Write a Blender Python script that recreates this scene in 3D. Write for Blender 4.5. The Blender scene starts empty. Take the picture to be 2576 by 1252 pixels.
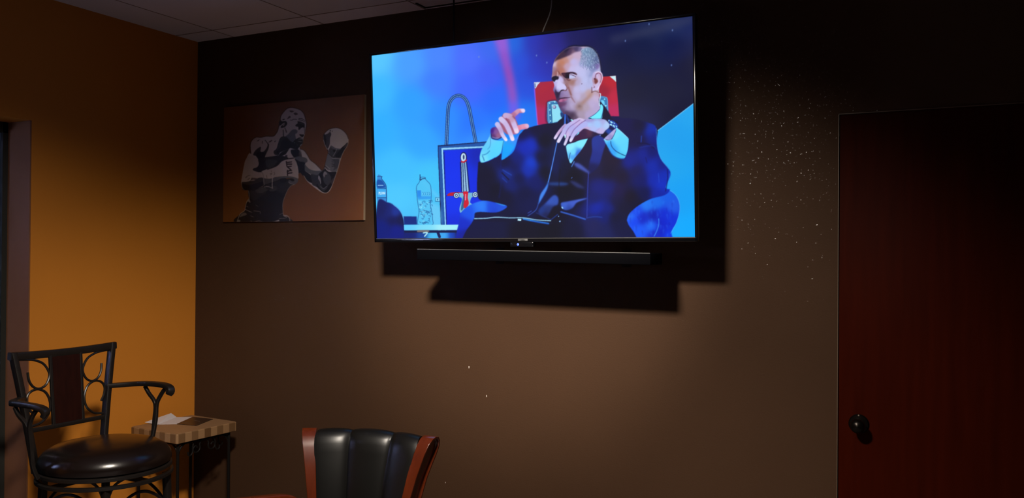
import bpy, bmesh, math, random
import numpy as np
from mathutils import Vector, Matrix

SC = bpy.context.scene
COL = SC.collection
# ---------------------------------------------------------------- camera
FPX = 2140.13
cam_data = bpy.data.cameras.new('camera'); cam_data.sensor_width = 36.; cam_data.lens = 36*FPX/2576; cam_data.clip_start = .05
cam = bpy.data.objects.new('camera', cam_data); COL.objects.link(cam)
YAW, PITCH, ROLL = .4635, .0057, .0075
_f = Vector((-math.sin(YAW)*math.cos(PITCH), math.cos(YAW)*math.cos(PITCH), math.sin(PITCH)))
_r = Vector((math.cos(YAW), math.sin(YAW), 0)); _u = _r.cross(_f)
_r, _u = _r*math.cos(ROLL)+_u*math.sin(ROLL), -_r*math.sin(ROLL)+_u*math.cos(ROLL)
_m = Matrix((_r, _u, -_f)).transposed().to_4x4(); _m.translation = Vector((3.6643, -3.4245, 1.5537))
cam.matrix_world = _m
SC.camera = cam
# ---------------------------------------------------------------- world, exposure
wd = bpy.data.worlds.new('dusk'); SC.world = wd; wd.use_nodes = True
wd.node_tree.nodes['Background'].inputs[0].default_value = (.35, .55, .62, 1)
wd.node_tree.nodes['Background'].inputs[1].default_value = .028
SC.view_settings.view_transform = 'Standard'; SC.view_settings.look = 'None'
SC.view_settings.exposure = 0.; SC.view_settings.gamma = 1.; SC.view_settings.use_curve_mapping = False
# ---------------------------------------------------------------- lamps of the room
def lamp(name, kind, loc, power, col, **kw):
    d = bpy.data.lights.new(name, kind); d.energy = power; d.color = col
    for k, v in kw.items(): setattr(d, k, v)
    o = bpy.data.objects.new(name, d); COL.objects.link(o); o.location = loc
    return o
LIGHT = Vector((2.595, -2.297, 2.69))
# one adjustable reflector lamp aimed at the television wall: hot centre, main beam and soft spill
for nm, aim, half, blend, watt in (('downlight_beam', (-.194, .678, -1), .912, .628, 338), ('downlight_spill', (-.335, .069, -1), 1.107, .408, 228), ('downlight_centre', (-.579, 2.329, -1), .373, .762, 570)):
    lamp(nm, 'SPOT', LIGHT, watt, (1., .89, .76), spot_size=2*half, spot_blend=blend, shadow_soft_size=.13).rotation_euler = Vector(aim).to_track_quat('-Z', 'Y').to_euler()
# unseen cool lamp added outside the tall window to tint the recess side
w_l = lamp('recess_cool_fill', 'AREA', (-.9, -2.6, 1.7), 14, (.6, .55, 1.), shape='DISK', size=.35)
w_l.rotation_euler = (Vector((0, -.96, 1.35))-Vector((-.9, -2.6, 1.7))).to_track_quat('-Z', 'Y').to_euler()

# ---------------------------------------------------------------- materials
def rgb(r, g, b):
    f = lambda c: c/255/12.92 if c/255 <= .04045 else ((c/255+.055)/1.055)**2.4
    return (f(r), f(g), f(b), 1)
MAT = {}
def mat(name, col, rough=.5, metal=0., spec=.5, bump=0., bscale=60., bdist=.002, var=0., vscale=8., coat=0., coat_rough=.1, cbump=None, stretch=(1, 1, 1), detail=3., emit=None, strength=1.):
    m = bpy.data.materials.new(name); m.use_nodes = True; n, l = m.node_tree.nodes, m.node_tree.links
    b = n['Principled BSDF']; b.inputs['Base Color'].default_value = tuple(col[:3])+(1,)
    b.inputs['Roughness'].default_value = rough; b.inputs['Metallic'].default_value = metal; b.inputs['Specular IOR Level'].default_value = spec
    b.inputs['Coat Weight'].default_value = coat; b.inputs['Coat Roughness'].default_value = coat_rough
    if emit: b.inputs['Emission Color'].default_value = tuple(emit[:3])+(1,); b.inputs['Emission Strength'].default_value = strength
    if bump or var:
        tc = n.new('ShaderNodeTexCoord'); mp = n.new('ShaderNodeMapping'); mp.inputs['Scale'].default_value = stretch; l.new(tc.outputs['Object'], mp.inputs[0])
    if bump:
        t = n.new('ShaderNodeTexNoise'); t.inputs['Scale'].default_value = bscale; t.inputs['Detail'].default_value = detail; l.new(mp.outputs[0], t.inputs['Vector'])
        bp = n.new('ShaderNodeBump'); bp.inputs['Strength'].default_value = bump; bp.inputs['Distance'].default_value = bdist
        l.new(t.outputs['Fac'], bp.inputs['Height']); l.new(bp.outputs[0], b.inputs['Normal'])
        if cbump:                                    # the sheen catches only the tops of the paint texture
            bq = n.new('ShaderNodeBump'); bq.inputs['Strength'].default_value = 1.; bq.inputs['Distance'].default_value = cbump
            l.new(t.outputs['Fac'], bq.inputs['Height']); l.new(bq.outputs[0], b.inputs['Coat Normal'])
            t2 = n.new('ShaderNodeTexNoise'); t2.inputs['Scale'].default_value = bscale*.8; t2.inputs['Detail'].default_value = 0; l.new(mp.outputs[0], t2.inputs['Vector'])
            mk = n.new('ShaderNodeMapRange'); mk.inputs['From Min'].default_value = .675; mk.inputs['From Max'].default_value = .76; mk.inputs['To Max'].default_value = coat; l.new(t2.outputs['Fac'], mk.inputs['Value']); l.new(mk.outputs[0], b.inputs['Coat Weight'])
        elif coat: l.new(bp.outputs[0], b.inputs['Coat Normal'])
    if var:
        t = n.new('ShaderNodeTexNoise'); t.inputs['Scale'].default_value = vscale; t.inputs['Detail'].default_value = 4; l.new(mp.outputs[0], t.inputs['Vector'])
        mr = n.new('ShaderNodeMapRange'); mr.inputs['From Min'].default_value = .3; mr.inputs['From Max'].default_value = .7; mr.inputs['To Min'].default_value = 1-var; mr.inputs['To Max'].default_value = 1+var
        l.new(t.outputs['Fac'], mr.inputs['Value'])
        hs = n.new('ShaderNodeHueSaturation'); hs.inputs['Color'].default_value = tuple(col[:3])+(1,); l.new(mr.outputs[0], hs.inputs['Value']); l.new(hs.outputs[0], b.inputs['Base Color'])
    MAT[name] = m
    return m
mat('brown_paint', (.056, .0285, .0155), .6, spec=.08, bump=.5, bscale=150, bdist=.0007, detail=1., var=.03, vscale=3, coat=.7, coat_rough=.07, cbump=.0022)
mat('ochre_paint', (.56, .2, .024), .6, spec=.15, bump=.3, bscale=62, bdist=.0016, detail=1.5, var=.02, vscale=3)
mat('door_wood', (.034, .0035, .0008), .5, spec=.02, var=.15, vscale=5, stretch=(6, 6, .5), bump=.15, bscale=30)
mat('edge_strip', (.1, .066, .042), .4)  # wall tone made lighter, for a bevel catching the light
mat('dark_frame', (.02, .022, .02), .4)
mat('floor_carpet', (.135, .12, .125), .95, bump=.6, bscale=300, var=.2, vscale=60)
mat('grid_reveal', (.26, .22, .23), .7, spec=.1)  # darker than the tiles, for the shadow edge along the flush grid
mat('jamb_brown', (.2, .085, .04), .34, spec=.5)  # browner and darker than the ochre of the wall
mat('gap_shade', (.01, .008, .008), .9)
mat('black_plastic', (.005, .005, .006), .4, spec=.25)
mat('black_gloss', (.003, .003, .004), .16, spec=.5)
mat('dark_grille', (.0012, .0012, .002), .8, spec=.03, bump=.5, bscale=900, bdist=.0006)
mat('glint_line', (.22, .22, .22), .35, metal=.8)  # pale metal standing in for edge highlights on television and soundbar
mat('badge_grey', (.08, .08, .08), .5, metal=.2)
mat('blue_diode', (.1, .2, 1), .4, emit=(.004, .012, 1.), strength=1.2)
mat('diode_core', (.5, .8, 1), .4, emit=(.3, .6, 1.), strength=1.3)
mat('black_cord', (.003, .003, .005), .7, spec=.1)
mat('grey_cord', (.13, .12, .12), .6, spec=.2)
mat('iron', (.005, .004, .0035), .5, spec=.2, bump=.2, bscale=120, bdist=.0006)
mat('bronze_metal', (.008, .006, .005), .38, metal=.1, spec=.5, var=.15, vscale=20)
mat('splat_wood', (.012, .002, .0008), .5, spec=.15, var=.2, vscale=20, stretch=(3, 3, .6))
mat('seat_leather', (.006, .0035, .003), .24, spec=.5, bump=.18, bscale=140, bdist=.0006)
mat('chair_leather', (.0035, .0034, .0032), .36, spec=.42, bump=.12, bscale=260, bdist=.0004)
mat('red_wood', (.075, .0115, .0025), .24, spec=.5, var=.16, vscale=7, stretch=(6, 6, .6), coat=.5, coat_rough=.13)
mat('canvas_edge', (.3, .22, .15), .6)
mat('paper_white', (.62, .58, .6), .6)
mat('paper_dark', (.035, .02, .013), .35)
mat('paper_print', (.12, .09, .07), .5)
mat('knob_metal', (.012, .009, .007), .3, metal=.8)
mat('screw_metal', (.6, .5, .42), .3, metal=.9)
mat('plaster_white', (.6, .54, .5), .7)
mat('lamp_trim', (.7, .68, .64), .5)
mat('lamp_lens', (.9, .85, .8), .5, emit=(1., .85, .65), strength=8.)
mat('plain_wall', (.12, .07, .04), .7)

def picture_material(name, emissive):
    m = bpy.data.materials.new(name); m.use_nodes = True; n, l = m.node_tree.nodes, m.node_tree.links; b = n['Principled BSDF']
    a = n.new('ShaderNodeVertexColor'); a.layer_name = 'picture'
    if emissive:
        b.inputs['Base Color'].default_value = (.006, .006, .008, 1); b.inputs['Roughness'].default_value = .2; b.inputs['Specular IOR Level'].default_value = .12
        l.new(a.outputs[0], b.inputs['Emission Color']); b.inputs['Emission Strength'].default_value = 1.
    else:
        l.new(a.outputs[0], b.inputs['Base Color']); b.inputs['Roughness'].default_value = .55
    MAT[name] = m
picture_material('screen_light', True); picture_material('painted_canvas', False)

def wood_blocks():
    """tabletop veneer: square blocks of lighter and darker wood around the rim"""
    m = mat('block_wood', (.3, .17, .08), .4, bump=.1, bscale=50)
    n, l = m.node_tree.nodes, m.node_tree.links; b = n['Principled BSDF']
    tc = n.new('ShaderNodeTexCoord'); sx = n.new('ShaderNodeSeparateXYZ'); l.new(tc.outputs['Object'], sx.inputs[0])
    ad = n.new('ShaderNodeMath'); ad.operation = 'SUBTRACT'; l.new(sx.outputs[0], ad.inputs[0]); l.new(sx.outputs[1], ad.inputs[1])
    mu = n.new('ShaderNodeMath'); mu.operation = 'MULTIPLY'; mu.inputs[1].default_value = 26.; l.new(ad.outputs[0], mu.inputs[0])
    fl = n.new('ShaderNodeMath'); fl.operation = 'FLOOR'; l.new(mu.outputs[0], fl.inputs[0])
    wn = n.new('ShaderNodeTexWhiteNoise'); wn.noise_dimensions = '1D'; l.new(fl.outputs[0], wn.inputs['W'])
    md = n.new('ShaderNodeMath'); md.operation = 'PINGPONG'; md.inputs[1].default_value = 1.; l.new(fl.outputs[0], md.inputs[0])
    mx = n.new('ShaderNodeMath'); mx.operation = 'MULTIPLY_ADD'; mx.inputs[1].default_value = .3; l.new(wn.outputs['Value'], mx.inputs[0]); l.new(md.outputs[0], mx.inputs[2])
    cr = n.new('ShaderNodeValToRGB'); cr.color_ramp.elements[0].color = (.115, .056, .022, 1); cr.color_ramp.elements[1].color = (.27, .15, .07, 1); cr.color_ramp.elements[1].position = 1.; l.new(mx.outputs[0], cr.inputs[0])
    l.new(cr.outputs[0], b.inputs['Base Color'])
    mat('top_wood', (.27, .155, .078), .42, var=.08, vscale=12, stretch=(1, 6, 1))
wood_blocks()

def ceiling_material():
    m = mat('ceiling_tile', (.84, .83, .99), .9, bump=.5, bscale=160, bdist=.002)
    n, l = m.node_tree.nodes, m.node_tree.links; b = n['Principled BSDF']
    tc = n.new('ShaderNodeTexCoord'); mp = n.new('ShaderNodeMapping'); mp.inputs['Location'].default_value = (-.2651/.6096, .1523/1.2192, 0); mp.inputs['Scale'].default_value = (1/.6096, 1/1.2192, 0)
    l.new(tc.outputs['Object'], mp.inputs[0]); fl = n.new('ShaderNodeVectorMath'); fl.operation = 'FLOOR'; l.new(mp.outputs[0], fl.inputs[0])
    wn = n.new('ShaderNodeTexWhiteNoise'); l.new(fl.outputs[0], wn.inputs['Vector'])
    mr = n.new('ShaderNodeMapRange'); mr.inputs['To Min'].default_value = .85; mr.inputs['To Max'].default_value = 1.1; l.new(wn.outputs['Value'], mr.inputs['Value'])
    hs = n.new('ShaderNodeHueSaturation'); hs.inputs['Color'].default_value = (.84, .83, .99, 1); l.new(mr.outputs[0], hs.inputs['Value']); l.new(hs.outputs[0], b.inputs['Base Color'])
ceiling_material()

# ---------------------------------------------------------------- mesh helpers
class MB:
    def __init__(s): s.v, s.f, s.sm = [], [], []
    def add(s, vs, fs, smooth=False):
        o = len(s.v); s.v += [tuple(v) for v in vs]; s.f += [tuple(i+o for i in f) for f in fs]; s.sm += [smooth]*len(fs); return s
    def box(s, a, b, bev=0., M=None):
        bm = bmesh.new(); bmesh.ops.create_cube(bm, size=1.)
        a, b = Vector(a), Vector(b); c, d = (a+b)/2, b-a
        for v in bm.verts: v.co = Vector((v.co.x*d.x, v.co.y*d.y, v.co.z*d.z))+c
        if bev: bmesh.ops.bevel(bm, geom=bm.edges[:], offset=min(bev, min(abs(x) for x in d)*.49), segments=2, profile=.5, affect='EDGES')
        if M: bmesh.ops.transform(bm, matrix=M, verts=bm.verts)
        bm.verts.index_update(); s.add([v.co[:] for v in bm.verts], [[v.index for v in f.verts] for f in bm.faces], bool(bev)); bm.free(); return s
    def tube(s, pts, r, n=10, r2=None, flat=None, closed=False, smooth_path=0):
        """sweep along a path; flat=(width, height) gives a rounded bar instead of a round rod"""
        P = [Vector(p) for p in pts]
        if smooth_path:
            Q = []; m = len(P)
            for i in range(m if closed else m-1):
                a, b, c, d = (P[(i-1) % m], P[i], P[(i+1) % m], P[(i+2) % m]) if closed else (P[max(i-1, 0)], P[i], P[i+1], P[min(i+2, m-1)])
                for j in range(smooth_path):
                    t = j/smooth_path; Q.append(.5*((2*b)+(c-a)*t+(2*a-5*b+4*c-d)*t*t+(3*b-a-3*c+d)*t**3))
            if not closed: Q.append(P[-1])
            P = Q
        m = len(P); T = []
        for i in range(m):
            a = P[(i-1) % m] if (closed or i > 0) else P[i]; b = P[(i+1) % m] if (closed or i < m-1) else P[i]; T.append((b-a).normalized())
        ref = Vector((0, 0, 1)) if abs(T[0].z) < .9 else Vector((0, 1, 0)); N = ref-T[0]*ref.dot(T[0]); N.normalize(); vs = []
        for i in range(m):
            N = N-T[i]*N.dot(T[i]); N.normalize(); B = T[i].cross(N); rr = r if r2 is None else r+(r2-r)*i/(m-1)
            for k in range(n):
                if flat:
                    a = 2*math.pi*(k+.5)/n; c, q = math.cos(a), math.sin(a); e = .35
                    x = math.copysign(abs(c)**e, c)*flat[0]/2; y = math.copysign(abs(q)**e, q)*flat[1]/2
                else: a = 2*math.pi*k/n; x, y = rr*math.cos(a), rr*math.sin(a)
                vs.append(P[i]+B*x+N*y)
        fs = [[i*n+k, i*n+(k+1) % n, ((i+1) % m)*n+(k+1) % n, ((i+1) % m)*n+k] for i in range(m if closed else m-1) for k in range(n)]
        if not closed: fs += [list(range(n))[::-1], [(m-1)*n+k for k in range(n)]]
        return s.add(vs, fs, True)
    def lathe(s, prof, c=(0, 0, 0), n=40, axis='z', sx=1.):
        vs = []
        for r, z in prof:
            for k in range(n):
                a = 2*math.pi*k/n; x, y = r*math.cos(a)*sx, r*math.sin(a)
                p = {'z': (x, y, z), 'y': (x, -z, y), 'x': (z, x, y)}[axis]; vs.append((p[0]+c[0], p[1]+c[1], p[2]+c[2]))
        m = len(prof); fs = [[i*n+k, i*n+(k+1) % n, (i+1)*n+(k+1) % n, (i+1)*n+k] for i in range(m-1) for k in range(n)]
        fs += [list(range(n))[::-1], [(m-1)*n+k for k in range(n)]]
        return s.add(vs, fs, True)
    def prism(s, poly, h0, h1, to3, smooth=False):
        m = len(poly); vs = [to3(a, b, h0) for a, b in poly]+[to3(a, b, h1) for a, b in poly]
        return s.add(vs, [list(range(m))[::-1], list(range(m, 2*m))]+[[i, (i+1) % m, m+(i+1) % m, m+i] for i in range(m)], smooth)
    def build(s, name, material, parent=None, bevel=0.):
        me = bpy.data.meshes.new(name); me.from_pydata(s.v, [], s.f); me.polygons.foreach_set('use_smooth', s.sm); me.validate(); me.update()
        bm = bmesh.new(); bm.from_mesh(me); bmesh.ops.recalc_face_normals(bm, faces=bm.faces); bm.to_mesh(me); bm.free()
        try: me.set_sharp_from_angle(angle=math.radians(38))
        except Exception: pass
        me.materials.append(MAT[material]); o = bpy.data.objects.new(name, me); COL.objects.link(o)
        if parent: o.parent = parent
        if bevel: md = o.modifiers.new('bevel', 'BEVEL'); md.width = bevel; md.segments = 2; md.limit_method = 'ANGLE'
        return o
def thing(name, label, cat, loc=(0, 0, 0), rot=(0, 0, 0), group=None):
    o = bpy.data.objects.new(name, None); o.empty_display_size = .05; COL.objects.link(o); o.location = loc; o.rotation_euler = rot
    o['label'] = label; o['category'] = cat
    if group: o['group'] = group
    return o
def tag(o, label, cat, group=None):
    o['label'] = label; o['category'] = cat
    if group: o['group'] = group
    return o
def struct(o, label=None):
    o['kind'] = 'structure'
    if label: o['label'] = label
    return o
def homography(src, dst):
    """plane coordinates -> picture coordinates"""
    A, b = [], []
    for (x, y), (u, v) in zip(src, dst):
        A.append([x, y, 1, 0, 0, 0, -u*x, -u*y]); b.append(u); A.append([0, 0, 0, x, y, 1, -v*x, -v*y]); b.append(v)
    h = np.linalg.solve(np.array(A, float), np.array(b, float)); return np.append(h, 1).reshape(3, 3)
def picture_mesh(name, w, h, nx, ny, paint, corners, material, parent, gain=1.):
    """flat sheet in its local x-z plane facing -y, colour of the picture stored on its vertices"""
    X, Z = np.meshgrid(np.linspace(-w/2, w/2, nx), np.linspace(-h/2, h/2, ny))
    Hm = homography([(-w/2, h/2), (w/2, h/2), (w/2, -h/2), (-w/2, -h/2)], corners)
    q = np.stack([X, Z, np.ones_like(X)], -1)@Hm.T; C = np.clip(paint.sample(q[..., 0]/q[..., 2], q[..., 1]/q[..., 2])/255, 0, 1)
    C = np.where(C <= .04045, C/12.92, ((C+.055)/1.055)**2.4)*gain
    me = bpy.data.meshes.new(name); N = nx*ny; co = np.stack([X, np.zeros_like(X), Z], -1).reshape(-1, 3)
    i = (np.arange(ny-1)[:, None]*nx+np.arange(nx-1)[None]).ravel(); F = np.stack([i, i+1, i+nx+1, i+nx], 1)
    me.vertices.add(N); me.vertices.foreach_set('co', co.ravel().astype(np.float32)); me.loops.add(F.size); me.loops.foreach_set('vertex_index', F.ravel().astype(np.int32))
    me.polygons.add(len(F)); me.polygons.foreach_set('loop_start', (np.arange(len(F))*4).astype(np.int32)); me.update(calc_edges=True)
    ca = me.color_attributes.new('picture', 'FLOAT_COLOR', 'POINT'); ca.data.foreach_set('color', np.concatenate([C.reshape(-1, 3), np.ones((N, 1))], 1).ravel().astype(np.float32))
    me.materials.append(MAT[material]); o = bpy.data.objects.new(name, me); COL.objects.link(o); o.parent = parent
    return o
# ---------------------------------------------------------------- flat pictures (screen image, canvas art)
class Paint:
    """small numpy rasteriser: colours a flat picture, later stored per vertex of the flat mesh"""
    def __init__(s, x0, y0, x1, y1, k=1.0):
        s.x0, s.y0, s.k = x0, y0, k
        s.w, s.h = int((x1-x0)*k), int((y1-y0)*k)
        s.im = np.zeros((s.h, s.w, 3)); s.fr = (0., 0., 1.)
    def frame(s, x, y, sc): s.fr = (x, y, sc)
    def tr(s, pts):
        p = np.array(pts, float).reshape(-1, 2)
        return (p/s.fr[2] + np.array(s.fr[:2]) - np.array([s.x0, s.y0]))*s.k
    def px(s, w): return w/s.fr[2]*s.k
    @staticmethod
    def smooth(p, closed, n=5):
        m = len(p)
        if m < 3: return p
        out = []
        for i in range(m if closed else m-1):
            if closed: a, b, c, d = p[(i-1) % m], p[i], p[(i+1) % m], p[(i+2) % m]
            else: a, b, c, d = p[max(i-1, 0)], p[i], p[i+1], p[min(i+2, m-1)]
            for j in range(n):
                t = j/n
                out.append(.5*((2*b)+(c-a)*t+(2*a-5*b+4*c-d)*t*t+(3*b-a-3*c+d)*t**3))
        if not closed: out.append(p[-1])
        return np.array(out)
    @staticmethod
    def blur(a, sg):
        if sg < .3: return a
        r = int(sg*2.6)+1; g = np.exp(-.5*(np.arange(-r, r+1)/sg)**2); g /= g.sum()
        for ax in (0, 1):
            pad = [(0, 0), (0, 0)]; pad[ax] = (r, r)
            b = np.pad(a, pad); o = np.zeros_like(a); n = a.shape[ax]
            for i, w in enumerate(g):
                o += w*(b[i:i+n] if ax == 0 else b[:, i:i+n])
            a = o
        return a
    def cover(s, p, soft):
        pad = int(soft*3)+2
        xa, ya = np.floor(p.min(0)).astype(int)-pad; xb, yb = np.ceil(p.max(0)).astype(int)+pad
        # keep the pads outside the canvas so blurred borders stay right, clip afterwards
        xa0, ya0, xb0, yb0 = max(xa, -pad), max(ya, -pad), min(xb, s.w+pad), min(yb, s.h+pad)
        if xb0 <= xa0 or yb0 <= ya0: return None
        ss = 3 if (xb0-xa0)*(yb0-ya0) < 30000 else 2
        X = xa0+(np.arange((xb0-xa0)*ss)+.5)/ss; Y = ya0+(np.arange((yb0-ya0)*ss)+.5)/ss
        ins = np.zeros((len(Y), len(X)), bool)
        q = np.roll(p, -1, 0)
        for (x1, y1), (x2, y2) in zip(p, q):
            if y1 == y2: continue
            rows = np.where((Y >= min(y1, y2)) & (Y < max(y1, y2)))[0]
            if len(rows) == 0: continue
            xc = x1+(Y[rows]-y1)*(x2-x1)/(y2-y1)
            ins[rows] ^= X[None, :] > xc[:, None]
        c = ins.reshape(yb0-ya0, ss, xb0-xa0, ss).mean((1, 3))
        c = s.blur(c, soft)
        x1, y1, x2, y2 = max(xa0, 0), max(ya0, 0), min(xb0, s.w), min(yb0, s.h)
        if x2 <= x1 or y2 <= y1: return None
        return (slice(y1, y2), slice(x1, x2)), c[y1-ya0:y2-ya0, x1-xa0:x2-xa0]
    def lay(s, cv, col, a):
        if cv is None: return
        sl, c = cv; c = (c*a)[..., None]
        if isinstance(col, list):                      # smooth field through colour samples [(x, y, (r, g, b)), ...]
            P = s.tr([q[:2] for q in col]); K = np.array([q[2] for q in col], float)
            yy, xx = np.mgrid[sl[0], sl[1]]
            D = np.sqrt(((P[:, None]-P[None])**2).sum(2))+1e9*np.eye(len(P)); e = (.62*np.median(D.min(1)))**2
            num = np.zeros(c.shape[:2]+(3,)); den = np.zeros(c.shape[:2])
            for (x, y), k in zip(P, K):
                w = 1/((xx-x)**2+(yy-y)**2+e)**2.4
                num += w[..., None]*k; den += w
            col = num/den[..., None]
        else: col = np.array(col, float)
        s.im[sl] = s.im[sl]*(1-c)+col*c
    def poly(s, pts, col, soft=.5, a=1., sm=True):
        p = s.tr(pts)
        if sm: p = s.smooth(p, True)
        s.lay(s.cover(p, soft*s.k), col, a)
    def line(s, pts, w, col, w2=None, soft=.4, a=1., sm=True):
        p = s.tr(pts)
        if sm: p = s.smooth(p, False)
        w2 = w if w2 is None else w2
        d = np.gradient(p, axis=0); n = np.stack([-d[:, 1], d[:, 0]], 1); n /= np.linalg.norm(n, axis=1)[:, None]+1e-9
        t = np.linspace(0, 1, len(p))[:, None]; r = (s.px(w)*(1-t)+s.px(w2)*t)/2
        L, R = p+n*r, p-n*r
        def cap(c, v, rr): # round caps
            a0 = math.atan2(v[1], v[0]); return np.array([c+rr*np.array([math.cos(a0-u), math.sin(a0-u)]) for u in np.linspace(0, math.pi, 7)[1:-1]])
        q = np.concatenate([L, cap(p[-1], n[-1], r[-1, 0]), R[::-1], cap(p[0], -n[0], r[0, 0])])
        s.lay(s.cover(q, soft*s.k), col, a)
    def oval(s, x, y, rx, ry, col, soft=.4, a=1., rot=0.):
        t = np.linspace(0, 2*math.pi, 25)[:-1]; c, n = math.cos(rot), math.sin(rot)
        s.poly([(x+rx*math.cos(u)*c-ry*math.sin(u)*n, y+rx*math.cos(u)*n+ry*math.sin(u)*c) for u in t], col, soft, a, False)
    def sample(s, X, Y):
        """bilinear lookup at picture coordinates"""
        x = np.clip((X-s.x0)*s.k-.5, 0, s.w-1.001); y = np.clip((Y-s.y0)*s.k-.5, 0, s.h-1.001)
        i, j = y.astype(int), x.astype(int); fy, fx = (y-i)[..., None], (x-j)[..., None]; I = s.im
        return (I[i, j]*(1-fx)+I[i, j+1]*fx)*(1-fy)+(I[i+1, j]*(1-fx)+I[i+1, j+1]*fx)*fy

def screen_picture():
    P = Paint(925, 30, 1760, 612); rg = random.Random(4)
    # backdrop of the stage, with lamp glare on the glass
    P.frame(0, 0, 1)
    P.poly([(900, 20), (1780, 20), (1780, 640), (900, 640)], [
        (940, 145, (90, 200, 255)), (945, 230, (62, 185, 255)), (950, 330, (48, 175, 255)), (1000, 420, (62, 190, 255)), (1000, 500, (75, 200, 255)),
        (1040, 160, (75, 160, 255)), (1040, 260, (45, 160, 255)), (1060, 350, (45, 165, 255)), (1100, 200, (62, 125, 255)), (1120, 300, (38, 140, 255)),
        (1100, 145, (75, 135, 255)), (1180, 150, (75, 110, 255)), (1180, 220, (60, 100, 255)), (1190, 310, (30, 115, 255)), (1230, 190, (62, 90, 245)), (1235, 120, (60, 105, 240)),
        (1250, 250, (30, 100, 250)), (1210, 360, (50, 150, 255)), (1290, 110, (30, 105, 225)), (1310, 160, (32, 80, 222)), (1330, 220, (30, 75, 220)), (1335, 290, (15, 115, 240)), (1300, 340, (0, 135, 255)), (1290, 300, (0, 125, 255)),
        (1345, 110, (40, 50, 180)), (1350, 170, (38, 50, 190)), (1375, 120, (42, 40, 150)), (1390, 110, (38, 34, 125)), (1380, 160, (36, 40, 165)), (1450, 95, (26, 26, 88)), (1470, 130, (20, 20, 70)),
        (1540, 90, (18, 24, 72)), (1560, 160, (10, 18, 58)), (1620, 120, (14, 24, 66)), (1640, 75, (30, 40, 80)), (1700, 60, (34, 46, 92)), (1735, 60, (22, 34, 88)), (1700, 120, (6, 18, 68)), (1735, 180, (5, 10, 50)),
        (1600, 230, (14, 18, 50)), (1680, 230, (16, 20, 52)), (1720, 290, (8, 12, 48)), (1600, 300, (20, 24, 66)), (1080, 450, (62, 195, 250)), (1080, 540, (75, 195, 245)), (1020, 560, (70, 190, 250))], 0, 1, False)
    P.poly([(1236, 60), (1270, 60), (1284, 150), (1296, 210), (1304, 262), (1308, 300), (1280, 300), (1278, 250), (1270, 190), (1256, 140)], [(1260, 105, (158, 92, 212)), (1262, 150, (150, 78, 196)), (1275, 190, (158, 70, 178)), (1288, 230, (150, 78, 190)), (1292, 280, (110, 90, 235)), (1250, 100, (158, 92, 212))], 6, .9)
    P.line([(1545, 100), (1640, 78), (1740, 50)], 22, (58, 62, 92), soft=7, a=.5)  # faint lamp glare on the screen, painted into the picture
    for x, y in [(1574, 104), (1634, 62), (1693, 78), (1376, 158), (1350, 140), (1205, 143), (1690, 166)]: P.oval(x, y, 1.5, 2.6, (120, 150, 215), .7, .8)
    P.poly([(1746, 262), (1655, 330), (1640, 420), (1640, 600), (1760, 620), (1760, 250)], [(1740, 280, (30, 165, 240)), (1700, 350, (22, 158, 238)), (1700, 500, (14, 160, 245)), (1735, 590, (8, 170, 255)), (1690, 590, (10, 170, 255)), (1670, 420, (24, 165, 240))], .6, 1, False)
    P.line([(1746, 262), (1655, 330)], 2, (110, 200, 250), soft=.6, sm=False)
    # red high chair back
    P.frame(1180, 90, 4.637)
    P.poly([(757, 547), (960, 532), (1100, 505), (1400, 490), (1565, 482), (1714, 472), (1722, 600), (1740, 800), (1750, 945), (1600, 960), (900, 1040), (798, 1042), (780, 800), (768, 620)],
           [(850, 600, (172, 30, 52)), (900, 700, (165, 28, 58)), (830, 950, (178, 32, 92)), (1650, 560, (185, 32, 48)), (1680, 700, (190, 34, 66)), (1700, 900, (186, 36, 92)), (1590, 650, (150, 26, 52)), (820, 570, (160, 35, 70))], .7, 1, False)
    P.line([(762, 620), (785, 900), (798, 1042)], 12, (200, 90, 230), soft=.8, a=.7)
    P.poly([(757, 545), (832, 541), (800, 575), (776, 618), (764, 610)], (205, 215, 240), .4, 1, False)
    P.line([(768, 560), (772, 600)], 8, (30, 60, 140))
    P.poly([(1640, 478), (1712, 472), (1716, 545), (1685, 515)], (200, 235, 245), .4, 1, False)
    P.frame(1370, 110, 6.26)
    P.poly([(28, 1260), (20, 980), (50, 905), (180, 880), (215, 930), (300, 1100), (280, 1260)], (70, 10, 60), 1.5, .7)
    P.poly([(55, 1262), (42, 960), (62, 915), (165, 900), (205, 935), (240, 1020), (290, 1100), (300, 1170), (270, 1262)], (48, 120, 178), .5)
    P.line([(70, 1250), (52, 965), (72, 925), (165, 908)], 8, (150, 215, 245))
    P.poly([(120, 1250), (105, 958), (210, 955), (240, 1030), (265, 1150), (275, 1160), (255, 1215)], (140, 222, 246), .5, 1, False)
    P.line([(118, 1250), (103, 955), (205, 950)], 6, (15, 60, 110), sm=False)
    P.oval(152, 1000, 30, 30, (95, 105, 160)); P.oval(146, 994, 22, 22, (172, 180, 215))
    for x, y in [(78, 940), (160, 920), (80, 1045), (86, 1130), (92, 1220)]: P.oval(x, y, 11, 11, (165, 235, 250))
    P.poly([(250, 1090), (310, 1110), (300, 1180), (255, 1150)], (20, 60, 120), .6)
    P.poly([(870, 838), (955, 842), (992, 875), (1000, 1000), (1004, 1095), (960, 1020), (905, 955), (880, 960)], (50, 120, 180), .5)
    P.line([(880, 846), (955, 850), (985, 880), (994, 1060)], 8, (120, 190, 240))
    P.poly([(885, 900), (935, 905), (945, 985), (905, 950)], (110, 210, 250), .5)
    for x, y in [(945, 880), (962, 985)]: P.oval(x, y, 12, 12, (165, 235, 250))
    # sword board, handle, bottles, side table
    P.frame(930, 220, 3.21)
    P.line([(618, 462), (626, 300), (636, 150), (668, 85), (716, 64), (764, 84), (798, 150), (828, 300), (856, 450)], 28, (6, 28, 92))
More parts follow.
